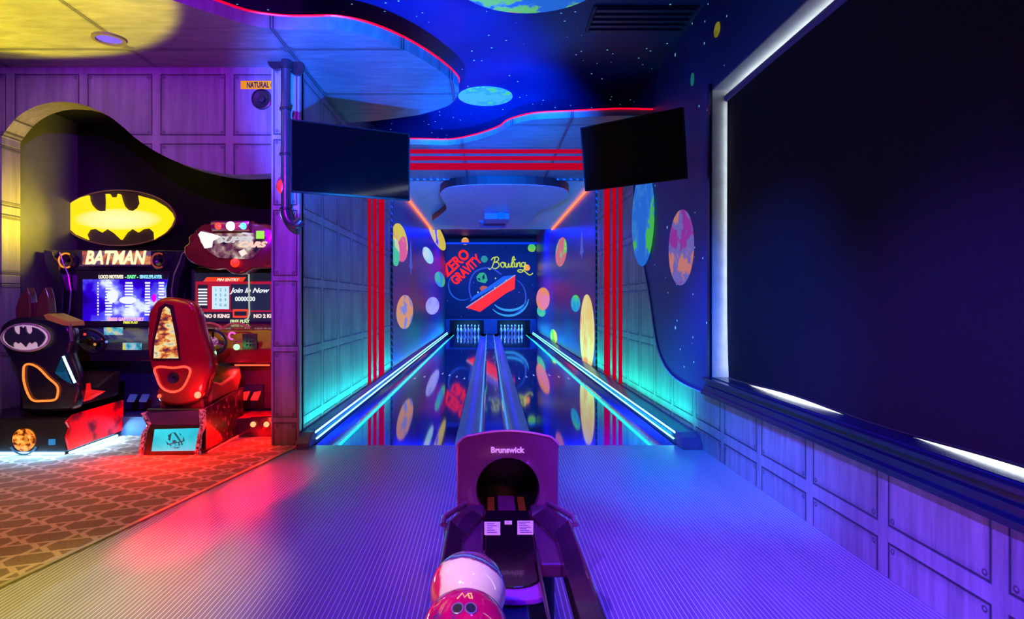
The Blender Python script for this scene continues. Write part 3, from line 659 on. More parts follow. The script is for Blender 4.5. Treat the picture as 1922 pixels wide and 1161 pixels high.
MB().sphere(pl, .045, 16, 10, (1, .6, 1.5)).obj('lens', glow('red signal lens', (1, .03, .08), .9), lr, True)
MB().lathe([(.05, 0), (.05, .12)], (pl.x, pl.y + .0, pl.z), 'Y', 16).obj('base', m_dark, lr)
# ---- sign and speaker on the purple wall
sg = thing('pipe_sign', 'orange sign reading NATURAL GAS on the purple panel wall', 'sign', P(490, 159, YA))
c0, c1 = P(452, 152, YA), P(531, 167, YA)
MB().box(c0.x, c1.x, YA - .006, YA, c1.z, c0.z).obj('plate', plain('orange sign plate', (.5, .25, .0), .7, emit=(.9, .36, .02), estr=.55, spec=.1), sg)  # plate is no lamp; glow added to hold the orange under purple light
text('NATURAL GAS', .078, P(494, 159.8, YA - .008), m_black, sg, thick=.002, sx=.60, space=1.05)
sp = thing('wall_speaker', 'round dark speaker set in the purple wall under the orange sign', 'speaker', P(492, 187, YA))
q = P(492, 187, YA); MB().lathe([(.10, 0), (.10, -.02), (.085, -.025), (.085, -.01), (.03, 0), (0.01, 0)], (q.x, YA, q.z), 'Y').obj('grille', m_dark, sp, True)
MB().lathe([(.035, -.02), (.03, -.03), (.005, -.032)], (q.x, YA, q.z), 'Y').obj('cone', m_black, sp, True)
dl = thing('ceiling_light', 'round purple recessed light in the yellow lit ceiling cloud', 'ceiling light', (-3.32, 5.36, HC))
MB().lathe([(.135, 0), (.135, -.02), (.105, -.02), (.10, -.004), (.09, 0)], (-3.32, 5.36, HC), 'Z').obj('ring', plain('downlight ring', (.15, .13, .1), .3, .5), dl)
MB().lathe([(.10, -.006), (.06, -.018), (.01, -.022)], (-3.32, 5.36, HC), 'Z').obj('lens', glow('purple lens', (.22, .12, 1), 1.1), dl, True)

# ---- bat emblem sign
def bat_poly():
    L = [(540, 300), (560, 235), (620, 175), (690, 138), (755, 122), (758, 160), (775, 200), (810, 238), (850, 255), (898, 252), (902, 180), (898, 110), (928, 110), (943, 138), (990, 138), (1000, 108), (1018, 112), (1030, 160), (1048, 210), (1080, 242), (1125, 252), (1160, 230), (1182, 190), (1170, 122)]
    L = [(a / 4.466, 340 + b / 4.466) for a, b in L]
    R = [(290, 375), (312, 388), (324, 400), (328, 410), (322, 424), (308, 440), (292, 450), (291, 436), (282, 428), (270, 430), (261, 436), (250, 429), (240, 436), (230, 450), (217, 438), (203, 429), (193, 436), (181, 429), (170, 431), (164, 440), (168, 450), (145, 440), (128, 425)]
    return L + R
bp = bat_poly(); CXB, CYB = 224.5, 408
sgn = thing('emblem_sign', 'large glowing yellow oval bat emblem on the dark alcove wall', 'sign', P(224.5, 408, YW))
ys = YW - .10
def ellp(cx, cy, rx, ry, Y, y0, y1, n=48): c = P(cx, cy, Y); return MB().ell(c.x, c.z, rx / F * Y, ry / F * Y, y0, y1, n)
ellp(225, 409, 106, 52, ys, ys, YW).obj('backing', plain('olive sign backing', (.05, .05, .004), .4), sgn)
t = NT('lit bat emblem'); P_, x, y, z = t.pos(); q = P(224.5, 412, ys)
dd = t.M('SQRT', t.M('ADD', t.M('POWER', t.M('DIVIDE', t.M('SUBTRACT', x, q.x), .52), 2), t.M('POWER', t.M('DIVIDE', t.M('SUBTRACT', z, q.z), .13), 2)))
m_bat = t.fin((.3, .25, 0), .4, emit=t.ramp(dd, [(.0, (1, .86, .42)), (.75, (1, .8, .25)), (1.25, (1, .72, .0))]), estr=1.15)
MB().prY(XZ(bp, ys), ys - .03, ys).obj('emblem', m_bat, sgn)
b = MB(); e = P(225, 409, ys); b.tube([(e.x + 106 / F * ys * math.cos(2 * PI * k / 60), ys - .02, e.z + 52 / F * ys * math.sin(2 * PI * k / 60)) for k in range(60)], .008, 6, closed=True)
b.obj('rim', plain('sign rim', (.3, .3, .05), .3), sgn)
spot('emblem_sign_wash', (-4.0, YW - .35, 2.2), (-4.85, 6.3, 2.2), (1, .80, 0), 130, 70, .9, .1)
spot('emblem_sign_wash', (-3.75, YW - .4, 2.0), (-4.6, 6.12, 2.95), (1, .8, 0), 150, 84, .9, .1)

# ================================================================== ARCADE MACHINES
m_cab = plain('black cabinet', (.012, .012, .02), .25, coat=.5)
m_cabedge = plain('cabinet edge metal', (.35, .33, .3), .25, .8)
m_redp = plain('crimson moulded plastic', (.24, .008, .012), .22, coat=.8)
m_amber = glow('amber ring', (1, .25, .02), 1.3)
def fx(x, Y): return (x - VX) / F * Y
def fz(y, Y): return EYE - (y - VY) / F * Y
def quad(x0, x1, y0, y1, Y, d=.01): 
    return MB().box(fx(x0, Y), fx(x1, Y), Y - d, Y, fz(y1, Y), fz(y0, Y))

# --- machine 1: driving cabinet under the bat sign
Y1 = 6.72
k1 = thing('arcade_cabinet', 'black arcade machine with eared seat and lit cream lettering under the yellow emblem', 'arcade machine', (-3.9, 6.9, 0))
MB().box(fx(120, Y1), fx(345, Y1), Y1 + .03, 7.13, .0, fz(478, Y1)).obj('body', m_cab, k1, bevel=.01)
for s, xx in ((1, 100), (-1, 352)):
    side = [(97, 470), (112, 474), (118, 492), (128, 515), (133, 545), (131, 580), (124, 605), (124, 640), (136, 660), (140, 790), (128, 800), (120, 800), (118, 600), (108, 520), (98, 495)]
    if s < 0: side = [(455 - a, b_) for a, b_ in side]
    MB().prY(XZ(side, Y1), Y1 - .12, Y1 + .2).obj('side_panel', m_cab, k1, bevel=.006)
    MB().tube([P(a, b_, Y1 - .125) for a, b_ in side[:10]], .008, 6).obj('edge_strip', m_cabedge, k1)
hd = [(100, 470), (340, 470), (346, 492), (336, 507), (120, 507), (110, 495)]
MB().prY(XZ(hd, Y1), Y1 - .02, Y1 + .1).obj('header', m_cab, k1, bevel=.008)
mq = quad(156, 283, 471, 496, Y1 - .03, .015)
t = NT('marquee art'); f_ = t.noise(t.pos()[0], 7, 3)
m_mq = t.fin((.1, .05, .02), .3, emit=t.ramp(f_, [(.35, (.02, .02, .1)), (.45, (.5, .08, .05)), (.55, (.9, .35, .12)), (.65, (.1, .06, .2))]), estr=.8)
mqo = mq.obj('marquee', m_mq, k1)
m_cream = glow('cream lit lettering', (1, .86, .5), 1.15)
text('BATMAN', .205, P(215, 484.5, Y1 - .05), m_cream, k1, 'marquee_lettering', shear=.25, sx=.78, thick=.006)
MB().box(fx(156, Y1), fx(283, Y1), Y1 - .06, Y1 - .02, fz(500, Y1), fz(497, Y1)).obj('marquee_ledge', m_cabedge, k1)
for xx, mm_ in ((128, m_amber), (301, glow('dull red ring', (.55, .06, .03), .6))):
    q = P(xx, 489, Y1 - .03); sp_ = MB().lathe([(.095, 0), (.1, -.03), (.085, -.045), (.07, -.02), (.02, .0), (.01, 0)], (q.x, Y1 - .02, q.z), 'Y').obj('speaker', m_cab, k1, True)
    MB().tube([(q.x + .078 * math.cos(2 * PI * k / 30), Y1 - .065, q.z + .078 * math.sin(2 * PI * k / 30)) for k in range(5, 26)], .009, 6).obj('light_ring', mm_, sp_)
# screen
t = NT('race screen'); P_, x, y, z = t.pos()
f1 = t.noise(P_, 3.2, 3); 
c_ = t.ramp(f1, [(.35, (.01, .0, .25)), (.5, (.03, .0, .75)), (.6, (.12, .1, 1)), (.66, (.75, .85, 1)), (.7, (.9, .95, 1))])
m_s1 = t.fin((0, 0, 0), .2, emit=c_, estr=1.0)
Ys = Y1 - .01
MB().box(fx(146, Ys), fx(336, Ys), Ys - .01, Ys + .04, fz(612, Ys), fz(508, Ys)).obj('screen_surround', m_black, k1)
sc1 = quad(156, 330, 524, 602, Ys - .01, .008).obj('screen', m_s1, k1)
cw, cg, cb_ = glow('screen white', (.9, .95, 1), 1), glow('screen green', (.2, 1, .4), 1), glow('screen cyan', (.3, .8, 1), 1)
yT = Ys - .022
text('LOCO MOTIVES', .052, P(208, 519.5, yT), glow('screen cream', (1, .9, .7), 1), sc1, thick=.002, sx=.72)
text('- EASY -', .052, P(247, 519.5, yT), cg, sc1, thick=.002, sx=.8)
text('SINGLEPLAYER', .052, P(283, 519.5, yT), cb_, sc1, thick=.002, sx=.7)
b = MB(); rnd = random.Random(3)
for r in range(12):
    yy = 529 + r * 5.4
    for xc, w_ in ((184, 3), (204, 14), (242, 16), (277, 11), (303, 12)):
        ww = w_ * rnd.uniform(.7, 1); b.box(fx(xc - ww / 2, yT), fx(xc + ww / 2, yT), yT - .002, yT, fz(yy + 3.2, yT), fz(yy, yT))
b.obj('score_rows', cw, sc1)
text('PRESS GAS TO START', .048, P(236, 599, yT), glow('screen pink', (1, .45, .7), 1), sc1, thick=.002, sx=.85)
text('FREE PLAY', .034, P(245, 605, yT), glow('screen yellow', (.9, .9, .1), 1), sc1, thick=.0015)
for cx_, cy_, rx_, ry_ in ((211, 556, 10, 12), (240, 563, 16, 7)):
    q = P(cx_, cy_, yT + .002); MB().ell(q.x, q.z, rx_ / F * yT, ry_ / F * yT, yT - .001, yT + .001).obj('screen_flash', cw, sc1)
q = P(320, 540, yT); MB().ell(q.x, q.z, .055, .05, yT - .002, yT).obj('screen_figure', glow('screen blue figure', (.1, .35, 1), 1), sc1)
q = P(289, 559, yT); MB().ell(q.x, q.z, .025, .045, yT - .002, yT).obj('screen_figure', glow('screen magenta', (.8, 0, .9), 1), sc1)
# dashboard
dash = [(Y1 - .02, fz(612, Y1)), (Y1 - .28, fz(640, Y1 - .2)), (Y1 - .40, fz(655, Y1 - .3)), (Y1 - .40, fz(675, Y1 - .3)), (Y1 - .05, fz(700, Y1)), (Y1 + .05, fz(700, Y1))]
MB().prX(dash, fx(140, Y1), fx(338, Y1)).obj('dashboard', m_cab, k1, bevel=.01)
t = NT('dash display art'); f_ = t.noise(t.pos()[0], 14, 3)
m_dd = t.fin((0, 0, 0), .2, emit=t.ramp(f_, [(.35, (.02, .1, .3)), (.48, (.1, .6, .7)), (.55, (.5, .6, .9)), (.65, (.8, .8, .1))]), estr=.8)
yq = Y1 - .22; quad(196, 231, 614, 628, yq, .01).obj('dash_display', m_dd, k1)
yq = Y1 - .41; quad(231, 266, 643, 656, yq, .008).obj('dash_display', m_dd, k1)
wheel = MB(); q = P(170, 640, Y1 - .45)
wheel.tube([(q.x + .15 * math.cos(a), q.y - .05 * math.sin(a), q.z + .12 * math.sin(a)) for a in [2 * PI * k / 28 for k in range(28)]], .017, 8, closed=True)
wheel.tube([(q.x - .14, q.y, q.z), (q.x + .14, q.y, q.z)], .018, 8); wheel.sphere(q, .045, 14, 10); wheel.tube([q, (q.x, q.y + .2, q.z - .05)], .03, 8)
wh = wheel.obj('steering_wheel', m_dark, k1, True)
for i_, (a, b_, mm_) in enumerate(((159, 627, glow('red lamp', (1, .06, .03), .9)), (140, 648, glow('yellow lamp', (.9, .7, .1), .8)), (178, 646, glow('orange lamp', (1, .4, .05), .6)), (193, 635, glow('red lamp', (1, .06, .03), .9)), (200, 641, glow('soft blue lamp', (.2, .3, 1), .8)))):
    MB().sphere(P(a, b_, Y1 - .46), .014, 10, 8).obj('button', mm_, k1, True)
MB().box(fx(228, Y1), fx(282, Y1), Y1 - .13, Y1 - .11, fz(677, Y1 - .1), fz(673, Y1 - .1)).obj('light_strip', glow('dim cyan strip', (.03, .3, .35), .8), k1)
MB().box(fx(162, Y1), fx(338, Y1), Y1 - .05, Y1 + .05, .22, fz(700, Y1)).obj('lower_panel', plain('dark navy panel', (.01, .014, .045), .35), k1)
MB().tube([P(161, 673, Y1 - .06), P(162, 718, Y1 - .06)], .009, 6).obj('side_rod', plain('lilac metal', (.25, .18, .35), .3, .5), k1)
for a in (242, 265):
    pd = [P(a + 2, 742, Y1 - .2), P(a + 16, 742, Y1 - .2), P(a + 10, 754, Y1 - .28), P(a - 4, 754, Y1 - .28)]
    b = MB(); b.poly_loft([[v + Vector((0, 0, d)) for v in pd] for d in (0, .015)]); b.obj('pedal', plain('pedal steel', (.1, .25, .5), .3, .3, emit=(.02, .1, .3), estr=.3), k1)
MB().box(fx(232, Y1), fx(345, Y1), Y1 - .36, Y1 + .0, .0, .2).obj('plinth', plain('blue grey plinth', (.03, .11, .2), .6), k1)

# --- seat pod 1 with bat ears
Yp = 5.62
body = [(15, 600), (40, 594), (78, 594), (105, 600), (128, 612), (133, 640), (128, 665), (140, 700), (146, 722), (138, 762), (120, 772), (48, 772), (40, 762), (31, 703), (18, 675), (4, 652), (-4, 630), (0, 612)]
def pod(pts, Yf, depth, mat, name, parent, taper=.92, bulge=.04):
    pts = [(v.x, v.y) for v in smooth_curve([(a, b_, 0) for a, b_ in pts], 3, True)]
    q = XZ(pts, Yf); cx = sum(a for a, _ in q) / len(q); cz = sum(b_ for _, b_ in q) / len(q)
    def ring(s, y): return [(cx + (a - cx) * s, y, cz + (b_ - cz) * s) for a, b_ in q]
    return MB().poly_loft([ring(.93, Yf), ring(.98, Yf + .015), ring(1, Yf + bulge), ring(1, Yf + depth * .5), ring(taper, Yf + depth)]).obj(name, mat, parent, True)
s1 = pod(body, Yp, .24, m_cab, 'seat', k1, .72)
m_hr = plain('dark brown gloss', (.09, .03, .02), .22, coat=1)
for hdr in ([(29, 602), (28, 578), (35, 558), (50, 538), (54, 554), (58, 582), (56, 602)], [(66, 602), (66, 576), (72, 556), (84, 538), (90, 560), (92, 586), (89, 602)]):
    MB().prY(XZ(hdr, Yp + .02), Yp + .02, Yp + .12).obj('headrest_ear', m_hr, s1, bevel=.012)
MB().prY(XZ([(50, 602), (50, 570), (70, 566), (74, 602)], Yp + .06), Yp + .06, Yp + .16).obj('headrest', m_hr, s1, bevel=.01)
q = [(84, 591), (92, 588), (131, 603), (133, 612), (120, 610), (90, 600)]
MB().prY(XZ(q, Yp), Yp - .02, Yp + .2).obj('shoulder_pad', plain('olive yellow pad', (.45, .42, .03), .5), s1, bevel=.006)
em = ellp(48, 633, 44, 25, Yp - .02, Yp - .04, Yp + .02).obj('emblem_plate', plain('cream emblem plate', (.75, .65, .5), .35, emit=(.7, .6, .42), estr=.45), s1)
b = MB(); e = P(48, 633, Yp - .04); b.tube([(e.x + 44 / F * Yp * math.cos(2 * PI * k / 48), Yp - .04, e.z + 25 / F * Yp * math.sin(2 * PI * k / 48)) for k in range(48)], .010, 6, closed=True); b.obj('emblem_rim', plain('pale rim', (.6, .55, .4), .3, .4), s1)
bs = [(48 + (a - CXB) * .37, 633 + (b_ - 411) * .45) for a, b_ in bp]
MB().prY(XZ(bs, Yp - .04), Yp - .055, Yp - .04).obj('emblem_bat', plain('emblem charcoal', (.03, .035, .04), .4), s1)
def rope(pts, Y, r, mat, parent, name='rope_light', beads=False):
    c = smooth_curve([P(a, b_, Y) for a, b_ in pts], 5, True)
    MB().tube(c, [r * (1 + .12 * (i % 2)) for i in range(len(c))], 8, closed=True).obj(name, mat, parent)
rope([(46, 686), (56, 683), (72, 690), (90, 708), (107, 724), (108, 740), (102, 750), (80, 752), (62, 751), (52, 738), (45, 716), (44, 698)], Yp - .015, .009, glow('orange rope light', (1, .2, .03), 1.6), s1)
q = [(119, 668), (124, 680), (133, 700), (141, 718)]
MB().tube([P(a, b_, Yp + .0) for a, b_ in q], .012, 8).obj('side_light', glow('icy blue tube', (.45, .8, 1), 2.2), s1)
MB().prY(XZ([(118, 670), (138, 720), (122, 712), (106, 699)], Yp + .02), Yp + .0, Yp + .03).obj('side_lens', glow('blue lens', (.02, .22, .5), .7), s1)
MB().tube([P(131, 608, Yp - .0), P(135, 640, Yp - .0)], .012, 8).obj('shell_edge', m_cabedge, s1)
# seat cushion and base
MB().prX([(5.75, .62), (5.75, .42), (6.35, .42), (6.4, .68), (6.25, .66), (6.0, .56)], -4.35, -3.83).obj('cushion', plain('dark seat vinyl', (.02, .015, .01), .4), s1, bevel=.03)
MB().prY(XZ([(144, 725), (150, 722), (152, 735), (180, 738), (142, 760), (136, 762)], 5.75), 5.75, 5.9).obj('red_light_panel', glow('red seat glow', (1, .01, .01), .8), s1)
MB().box(-4.62, -3.83, 5.56, 6.34, .03, .34).obj('base', m_cab, s1, bevel=.015)
t = NT('red side art with painted glow'); f_ = t.noise(t.pos()[0], 5, 4)
m_ra = t.fin((.2, 0, 0), .3, emit=t.ramp(f_, [(.36, (.04, 0, .003)), (.44, (.5, 0, .005)), (.5, (1, .0, .002))]), estr=1.0)  # emission stands in for red light falling on the panel
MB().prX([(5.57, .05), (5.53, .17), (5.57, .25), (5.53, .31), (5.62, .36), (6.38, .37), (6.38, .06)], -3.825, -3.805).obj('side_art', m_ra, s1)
q = P(45, 825, 5.55)
fan = MB().lathe([(.10, 0), (.105, -.012), (.09, -.02), (.03, -.01), (.028, 0)], (q.x, 5.56, q.z), 'Y')
t = NT('glowing fan'); f_ = t.noise(t.pos()[0], 22, 3)
m_fan = t.fin((.05, .01, 0), .3, emit=t.ramp(f_, [(.4, (.1, .01, .0)), (.5, (1, .25, .02)), (.6, (1, .5, .1))]), estr=1.1)
fan.obj('wheel_light', m_fan, s1, True)
MB().tube([(q.x + .12 * math.cos(a), 5.545, q.z - .03 + .1 * math.sin(a)) for a in [math.radians(200 + 14 * k) for k in range(11)]], .008, 6).obj('wheel_rim', glow('blue rim', (.03, .2, .5), .6), s1)
MB().box(-3.98, -3.93, 5.54, 5.56, .1, .15).obj('badge_light', glow('blue badge', (.03, .25, .6), .9), s1)
ug = glow('icy underglow strip', (.3, .65, 1), 5)
MB().box(-4.6, -3.85, 5.552, 5.566, .012, .03).obj('underglow_strip', ug, s1)
MB().box(-3.824, -3.81, 5.58, 6.3, .012, .03).obj('underglow_strip', ug, s1)
area('underglow', (-4.2, 5.53, .12), (-4.2, 5.35, 0), (.2, .55, 1), 14, .8, .03)
area('underglow', (-3.78, 5.95, .12), (-3.62, 5.95, 0), (.3, .6, 1), 12, .7, .03)

# --- seat pod 2, crimson
k2 = thing('arcade_cabinet', 'red racing machine with crimson seat and police lights on its topper', 'arcade machine', (-2.75, 6.9, 0))
Yq = 5.62
body = [(293, 563), (312, 558), (332, 560), (356, 568), (369, 587), (376, 616), (388, 648), (395, 672), (395, 694), (386, 716), (380, 740), (365, 756), (330, 762), (302, 757), (293, 744), (296, 728), (285, 700), (276, 660), (276, 610), (279, 584)]
s2 = pod(body, Yq, .28, m_redp, 'seat', k2, .74)
MB().prY(XZ([(299, 576), (311, 568), (326, 572), (335, 620), (340, 676), (284, 676), (287, 640)], Yq), Yq - .012, Yq).obj('picture_frame', plain('dark crimson frame', (.03, .004, .008), .3), s2, bevel=.004)
t = NT('seat picture'); f_ = t.noise(t.pos()[0], 11, 4, (1, 1, 1.6))
m_pic = t.fin((0, 0, 0), .2, emit=t.ramp(f_, [(.35, (.12, .02, .05)), (.43, (.7, .12, .04)), (.5, (.95, .6, .15)), (.58, (.85, .8, .55)), (.68, (.45, .3, .16))]), estr=.95)
MB().prY(XZ([(306, 581), (312, 575), (319, 580), (331, 640), (335, 672), (289, 672), (291, 640)], Yq - .012), Yq - .02, Yq - .012).obj('backlit_picture', m_pic, s2)
rope([(290, 693), (300, 688), (325, 690), (347, 688), (357, 695), (351, 714), (341, 729), (327, 735), (311, 732), (300, 722), (294, 707)], Yq - .015, .010, glow('red rope light', (1, .06, .03), 2.0), s2)
q = P(326, 708, Yq); MB().lathe([(.05, 0), (.052, -.012), (.03, -.006), (.01, 0)], (q.x, Yq, q.z), 'Y').obj('speaker', m_black, s2, True)
for a, b_, r_, k in ((371, 741, .03, 4), (299, 743, .018, 1.5)):
    MB().sphere(P(a, b_, Yq - .01), r_, 14, 10).obj('tail_light', glow('tail light %s' % r_, (1, .12, .06), k), s2, True)
point('tail_light_glow', P(371, 741, Yq - .12), (1, .02, .02), 5, .03)
MB().prX([(5.8, .44), (5.8, .66), (6.0, .60), (6.3, .64), (6.46, .73), (6.5, .60), (6.4, .46)], fx(330, 6), fx(440, 6.3)).obj('cushion', plain('brown red vinyl', (.2, .06, .02), .4), s2, bevel=.03)
MB().prX([(5.7, .40), (5.7, .5), (6.45, .62), (6.48, .5), (6.2, .42)], fx(300, 5.7), fx(436, 6.35)).obj('seat_tub', m_redp, s2, bevel=.02)
# base with cyan screen
yb = 5.56
MB().box(fx(272, yb), fx(378, yb), yb + .02, 6.45, .03, .42).obj('base', m_cab, s2, bevel=.01)
t = NT('flame speckled edge'); f_ = t.noise(t.pos()[0], 45, 3)
m_fle = t.fin(t.ramp(f_, [(.4, (.03, .01, .03)), (.5, (.4, .12, .12)), (.6, (.3, .3, .6))]), .4, emit=t.ramp(f_, [(.45, (0, 0, 0)), (.6, (.5, .15, .25))]), estr=.4)
for e_ in ([(267, 774), (275, 772), (285, 795), (276, 812), (270, 856), (262, 856), (270, 810), (280, 797)], [(376, 768), (384, 770), (384, 800), (378, 815), (374, 856), (367, 856), (374, 812), (378, 797)]):
    MB().prY(XZ(e_, yb), yb - .03, yb + .03).obj('edge_moulding', m_fle, s2)
MB().prY(XZ([(268, 774), (378, 769), (380, 798), (279, 796)], yb), yb - .01, yb + .02).obj('upper_panel', plain('deep violet panel', (.05, .01, .12), .25, coat=1), s2)
MB().prY(XZ([(280, 797), (380, 797), (372, 856), (270, 856)], yb), yb - .01, yb + .02).obj('screen_frame', m_dark, s2)
t = NT('cyan screen'); f_ = t.noise(t.pos()[0], 3.5, 2)
m_cys = t.fin((0, 0, 0), .2, emit=t.ramp(f_, [(.3, (.0, .42, .62)), (.7, (.05, .8, .95))]), estr=.95)
sc2 = MB().prY(XZ([(291, 805), (375, 803), (369, 845), (285, 846)], yb - .01), yb - .018, yb - .01).obj('logo_screen', m_cys, s2)
q = P(329, 826, yb - .02); MB().ell(q.x, q.z, .085, .075, yb - .022, yb - .018, 10).obj('logo_blot', glow('logo dark teal', (.0, .12, .2), .6), s2)
text('RAW', .11, P(331, 821, yb - .024), m_cys, s2, roll=12, thick=.005)
text('THRILLS', .05, P(329, 836, yb - .024), m_cys, s2, roll=12, thick=.002)
t = NT('dark side art'); f_ = t.noise(t.pos()[0], 16, 4)
m_sa = t.fin(t.ramp(f_, [(.45, (.008, .003, .006)), (.58, (.04, .008, .02)), (.68, (.3, .1, .2))]), .35, emit=(.4, .02, .06), estr=.0)
MB().prX([(5.6, .04), (5.6, .42), (6.45, .5), (6.45, .04)], fx(379, yb), fx(379, yb) + .02).obj('side_art', m_sa, s2)
ugr = glow('red underglow strip', (1, .01, .01), 4)
MB().box(fx(276, yb), fx(370, yb), yb - .008, yb + .01, .012, .026).obj('underglow_strip', ugr, s2)
MB().box(fx(380, yb) + .02, fx(380, yb) + .03, 5.62, 6.4, .012, .026).obj('underglow_strip', ugr, s2)
area('underglow_red', (-2.9, 5.50, .13), (-2.9, 5.25, 0), (1, 0, .0), 40, .6, .03)
area('underglow_red', (-2.5, 6.0, .13), (-2.35, 5.9, 0), (1, 0, .0), 40, .8, .03)

# --- machine 2: cabinet with police light topper
Y2 = 6.72
xr2 = fx(572, Y2)
MB().box(fx(366, Y2), xr2, Y2 + .02, 7.13, 0, fz(500, Y2)).obj('body', m_cab, k2, bevel=.01)
top = [(376, 421), (392, 418), (402, 413), (468, 413), (478, 418), (508, 421), (520, 440), (528, 470), (522, 490), (505, 502), (472, 504), (452, 514), (432, 512), (420, 504), (395, 505), (360, 494), (346, 480), (343, 464), (352, 456), (352, 444), (362, 436)]
pod(top, Y2 - .44, .28, plain('dark red topper', (.16, .02, .012), .25, coat=.8), 'topper', k2, .95)
yt = Y2 - .45
t = NT('topper art'); P_, x, y, z = t.pos(); f_ = t.noise(P_, 9, 4)
m_ta = t.fin((0, 0, 0), .2, emit=t.ramp(f_, [(.36, (.02, .01, .05)), (.46, (.2, .04, .12)), (.55, (.5, .3, .3)), (.62, (.9, .8, .7))]), estr=.7)
tpn = MB().prY(XZ([(372, 436), (382, 432), (400, 438), (488, 437), (498, 441), (498, 455), (488, 470), (470, 486), (412, 484), (392, 472), (378, 455)], yt), yt - .01, yt).obj('topper_art', m_ta, k2)
MB().prY(XZ([(372, 440), (377, 434), (398, 438), (415, 444), (400, 452), (398, 464), (384, 466), (378, 452)], yt - .01), yt - .014, yt - .01).obj('flash_art', glow('white hot flash', (1, .9, .85), 1.1), tpn)
text('SUPER', .085, P(440, 450, yt - .016), glow('topper grey lettering', (.7, .68, .7), .9), tpn, shear=.4, sx=1.5, thick=.004)
text('CARS', .075, P(471, 459, yt - .018), glow('topper pink lettering', (1, .65, .5), 1), tpn, shear=.4, sx=1.5, thick=.005)
quad(481, 496, 433, 448, yt - .012, .006).obj('badge', glow('lime badge', (.35, .85, .02), 1), tpn)
MB().prY(XZ([(448, 472), (458, 467), (464, 475), (454, 482)], yt - .012), yt - .016, yt - .012).obj('badge', glow('pale badge', (1, .85, .75), 1), tpn)
lb = MB().tube([P(400, 424, yt - .03), P(470, 424, yt - .03)], .055, 14).obj('light_bar', plain('light bar violet red', (.2, .01, .05), .15, coat=1), k2, True)
for a, m_, r_ in ((410, glow('police red', (1, .03, .02), 3), .035), (433, glow('police white', (.85, .9, 1), 5), .045), (457, glow('police blue', (.05, .3, 1), 4), .035)):
    MB().sphere(P(a, 424, yt - .075), r_, 14, 10).obj('lamp', m_, lb, True)
point('police_light_glow', P(433, 424, yt - .22), (.6, .6, 1), 2.5, .03); point('police_light_glow', P(465, 410, yt - .1), (.1, .1, 1), 4, .03)
MB().sphere(P(441, 493, yt - .03), .045, 14, 10).obj('warning_lamp', glow('warning red', (1, .02, .01), 2.2), k2, True)
# screen 2
MB().box(fx(362, Y2), xr2, Y2 - .03, Y2 + .03, fz(608, Y2), fz(506, Y2)).obj('screen_surround', m_black, k2)
ysc = Y2 - .03
m_sbk = glow('screen dark slate', (.012, .012, .03), 1); m_srd = glow('screen red', (.5, .01, .03), .9)
sc3 = quad(365, 570, 512, 603, ysc, .006).obj('screen', m_sbk, k2)
def onscr(x0, x1, y0, y1, m, d=.001, nm='screen_graphic'): return quad(x0, x1, y0, y1, ysc - .006 - d, .001).obj(nm, m, sc3)
onscr(367, 515, 528, 585, m_srd); onscr(433, 508, 533, 582, glow('screen navy', (.01, .02, .05), 1), .0015); onscr(371, 390, 534, 579, m_sbk, .0015)
onscr(398, 430, 537, 580, glow('keypad pale', (.6, .85, 1), 1), .002, 'keypad')
MB().prY(XZ([(381, 528), (388, 520), (462, 520), (456, 528)], ysc - .007), ysc - .008, ysc - .007).obj('screen_graphic', glow('screen orange red', (.9, .06, .02), 1), sc3)
yl_ = ysc - .0105
for r in range(4):
    for c3 in range(3):
        text('123456789*0#'[r * 3 + c3], .045, P(405 + c3 * 9, 544 + r * 9.4, yl_), glow('key blue', (.03, .2, .4), .8), sc3, 'key', ex=.001)
for r in range(6): onscr(372, 389, 541.5 + r * 5.6, 544.5 + r * 5.6, glow('screen white', (.9, .95, 1), 1), .0025, 'text_row')
text('PIN ENTRY', .042, P(427, 525, yl_), glow('screen cream', (1, .9, .7), 1), sc3, shear=.3, thick=.001, ex=.001, sx=1.15)
text('Join In Now', .072, P(468, 545, yl_), glow('screen white', (.9, .95, 1), 1), sc3, shear=.35, thick=.002, ex=.001, sx=1.15)
text('0000000', .066, P(460, 561, yl_), glow('screen white', (.9, .95, 1), 1), sc3, thick=.002, ex=.001, sx=.95)
text('NO 0 KING', .055, P(407, 593, yl_), glow('screen pinkish', (1, .75, .7), 1), sc3, thick=.003, ex=.001)
text('NO 2 KING', .055, P(500, 593, yl_), glow('screen pinkish', (1, .75, .7), 1), sc3, thick=.003, ex=.001)
text('FREE PLAY', .045, P(450, 603, yl_ ), glow('screen lime', (.75, .9, .45), 1), sc3, thick=.002, ex=.001)
onscr(437, 466, 580, 596, glow('screen orange red', (.9, .06, .02), 1), .002); onscr(440, 463, 584, 592, m_sbk, .003)
MB().tube([P(467, 508, ysc - .04), P(468, 590, ysc - .04), P(465, 598, ysc - .04), P(458, 601, ysc - .04)], .009, 8).obj('reflected_tube', glow('pale tube reflection', (.75, .85, .7), .6), k2)  # glowing tube stands in for a reflection across the screen
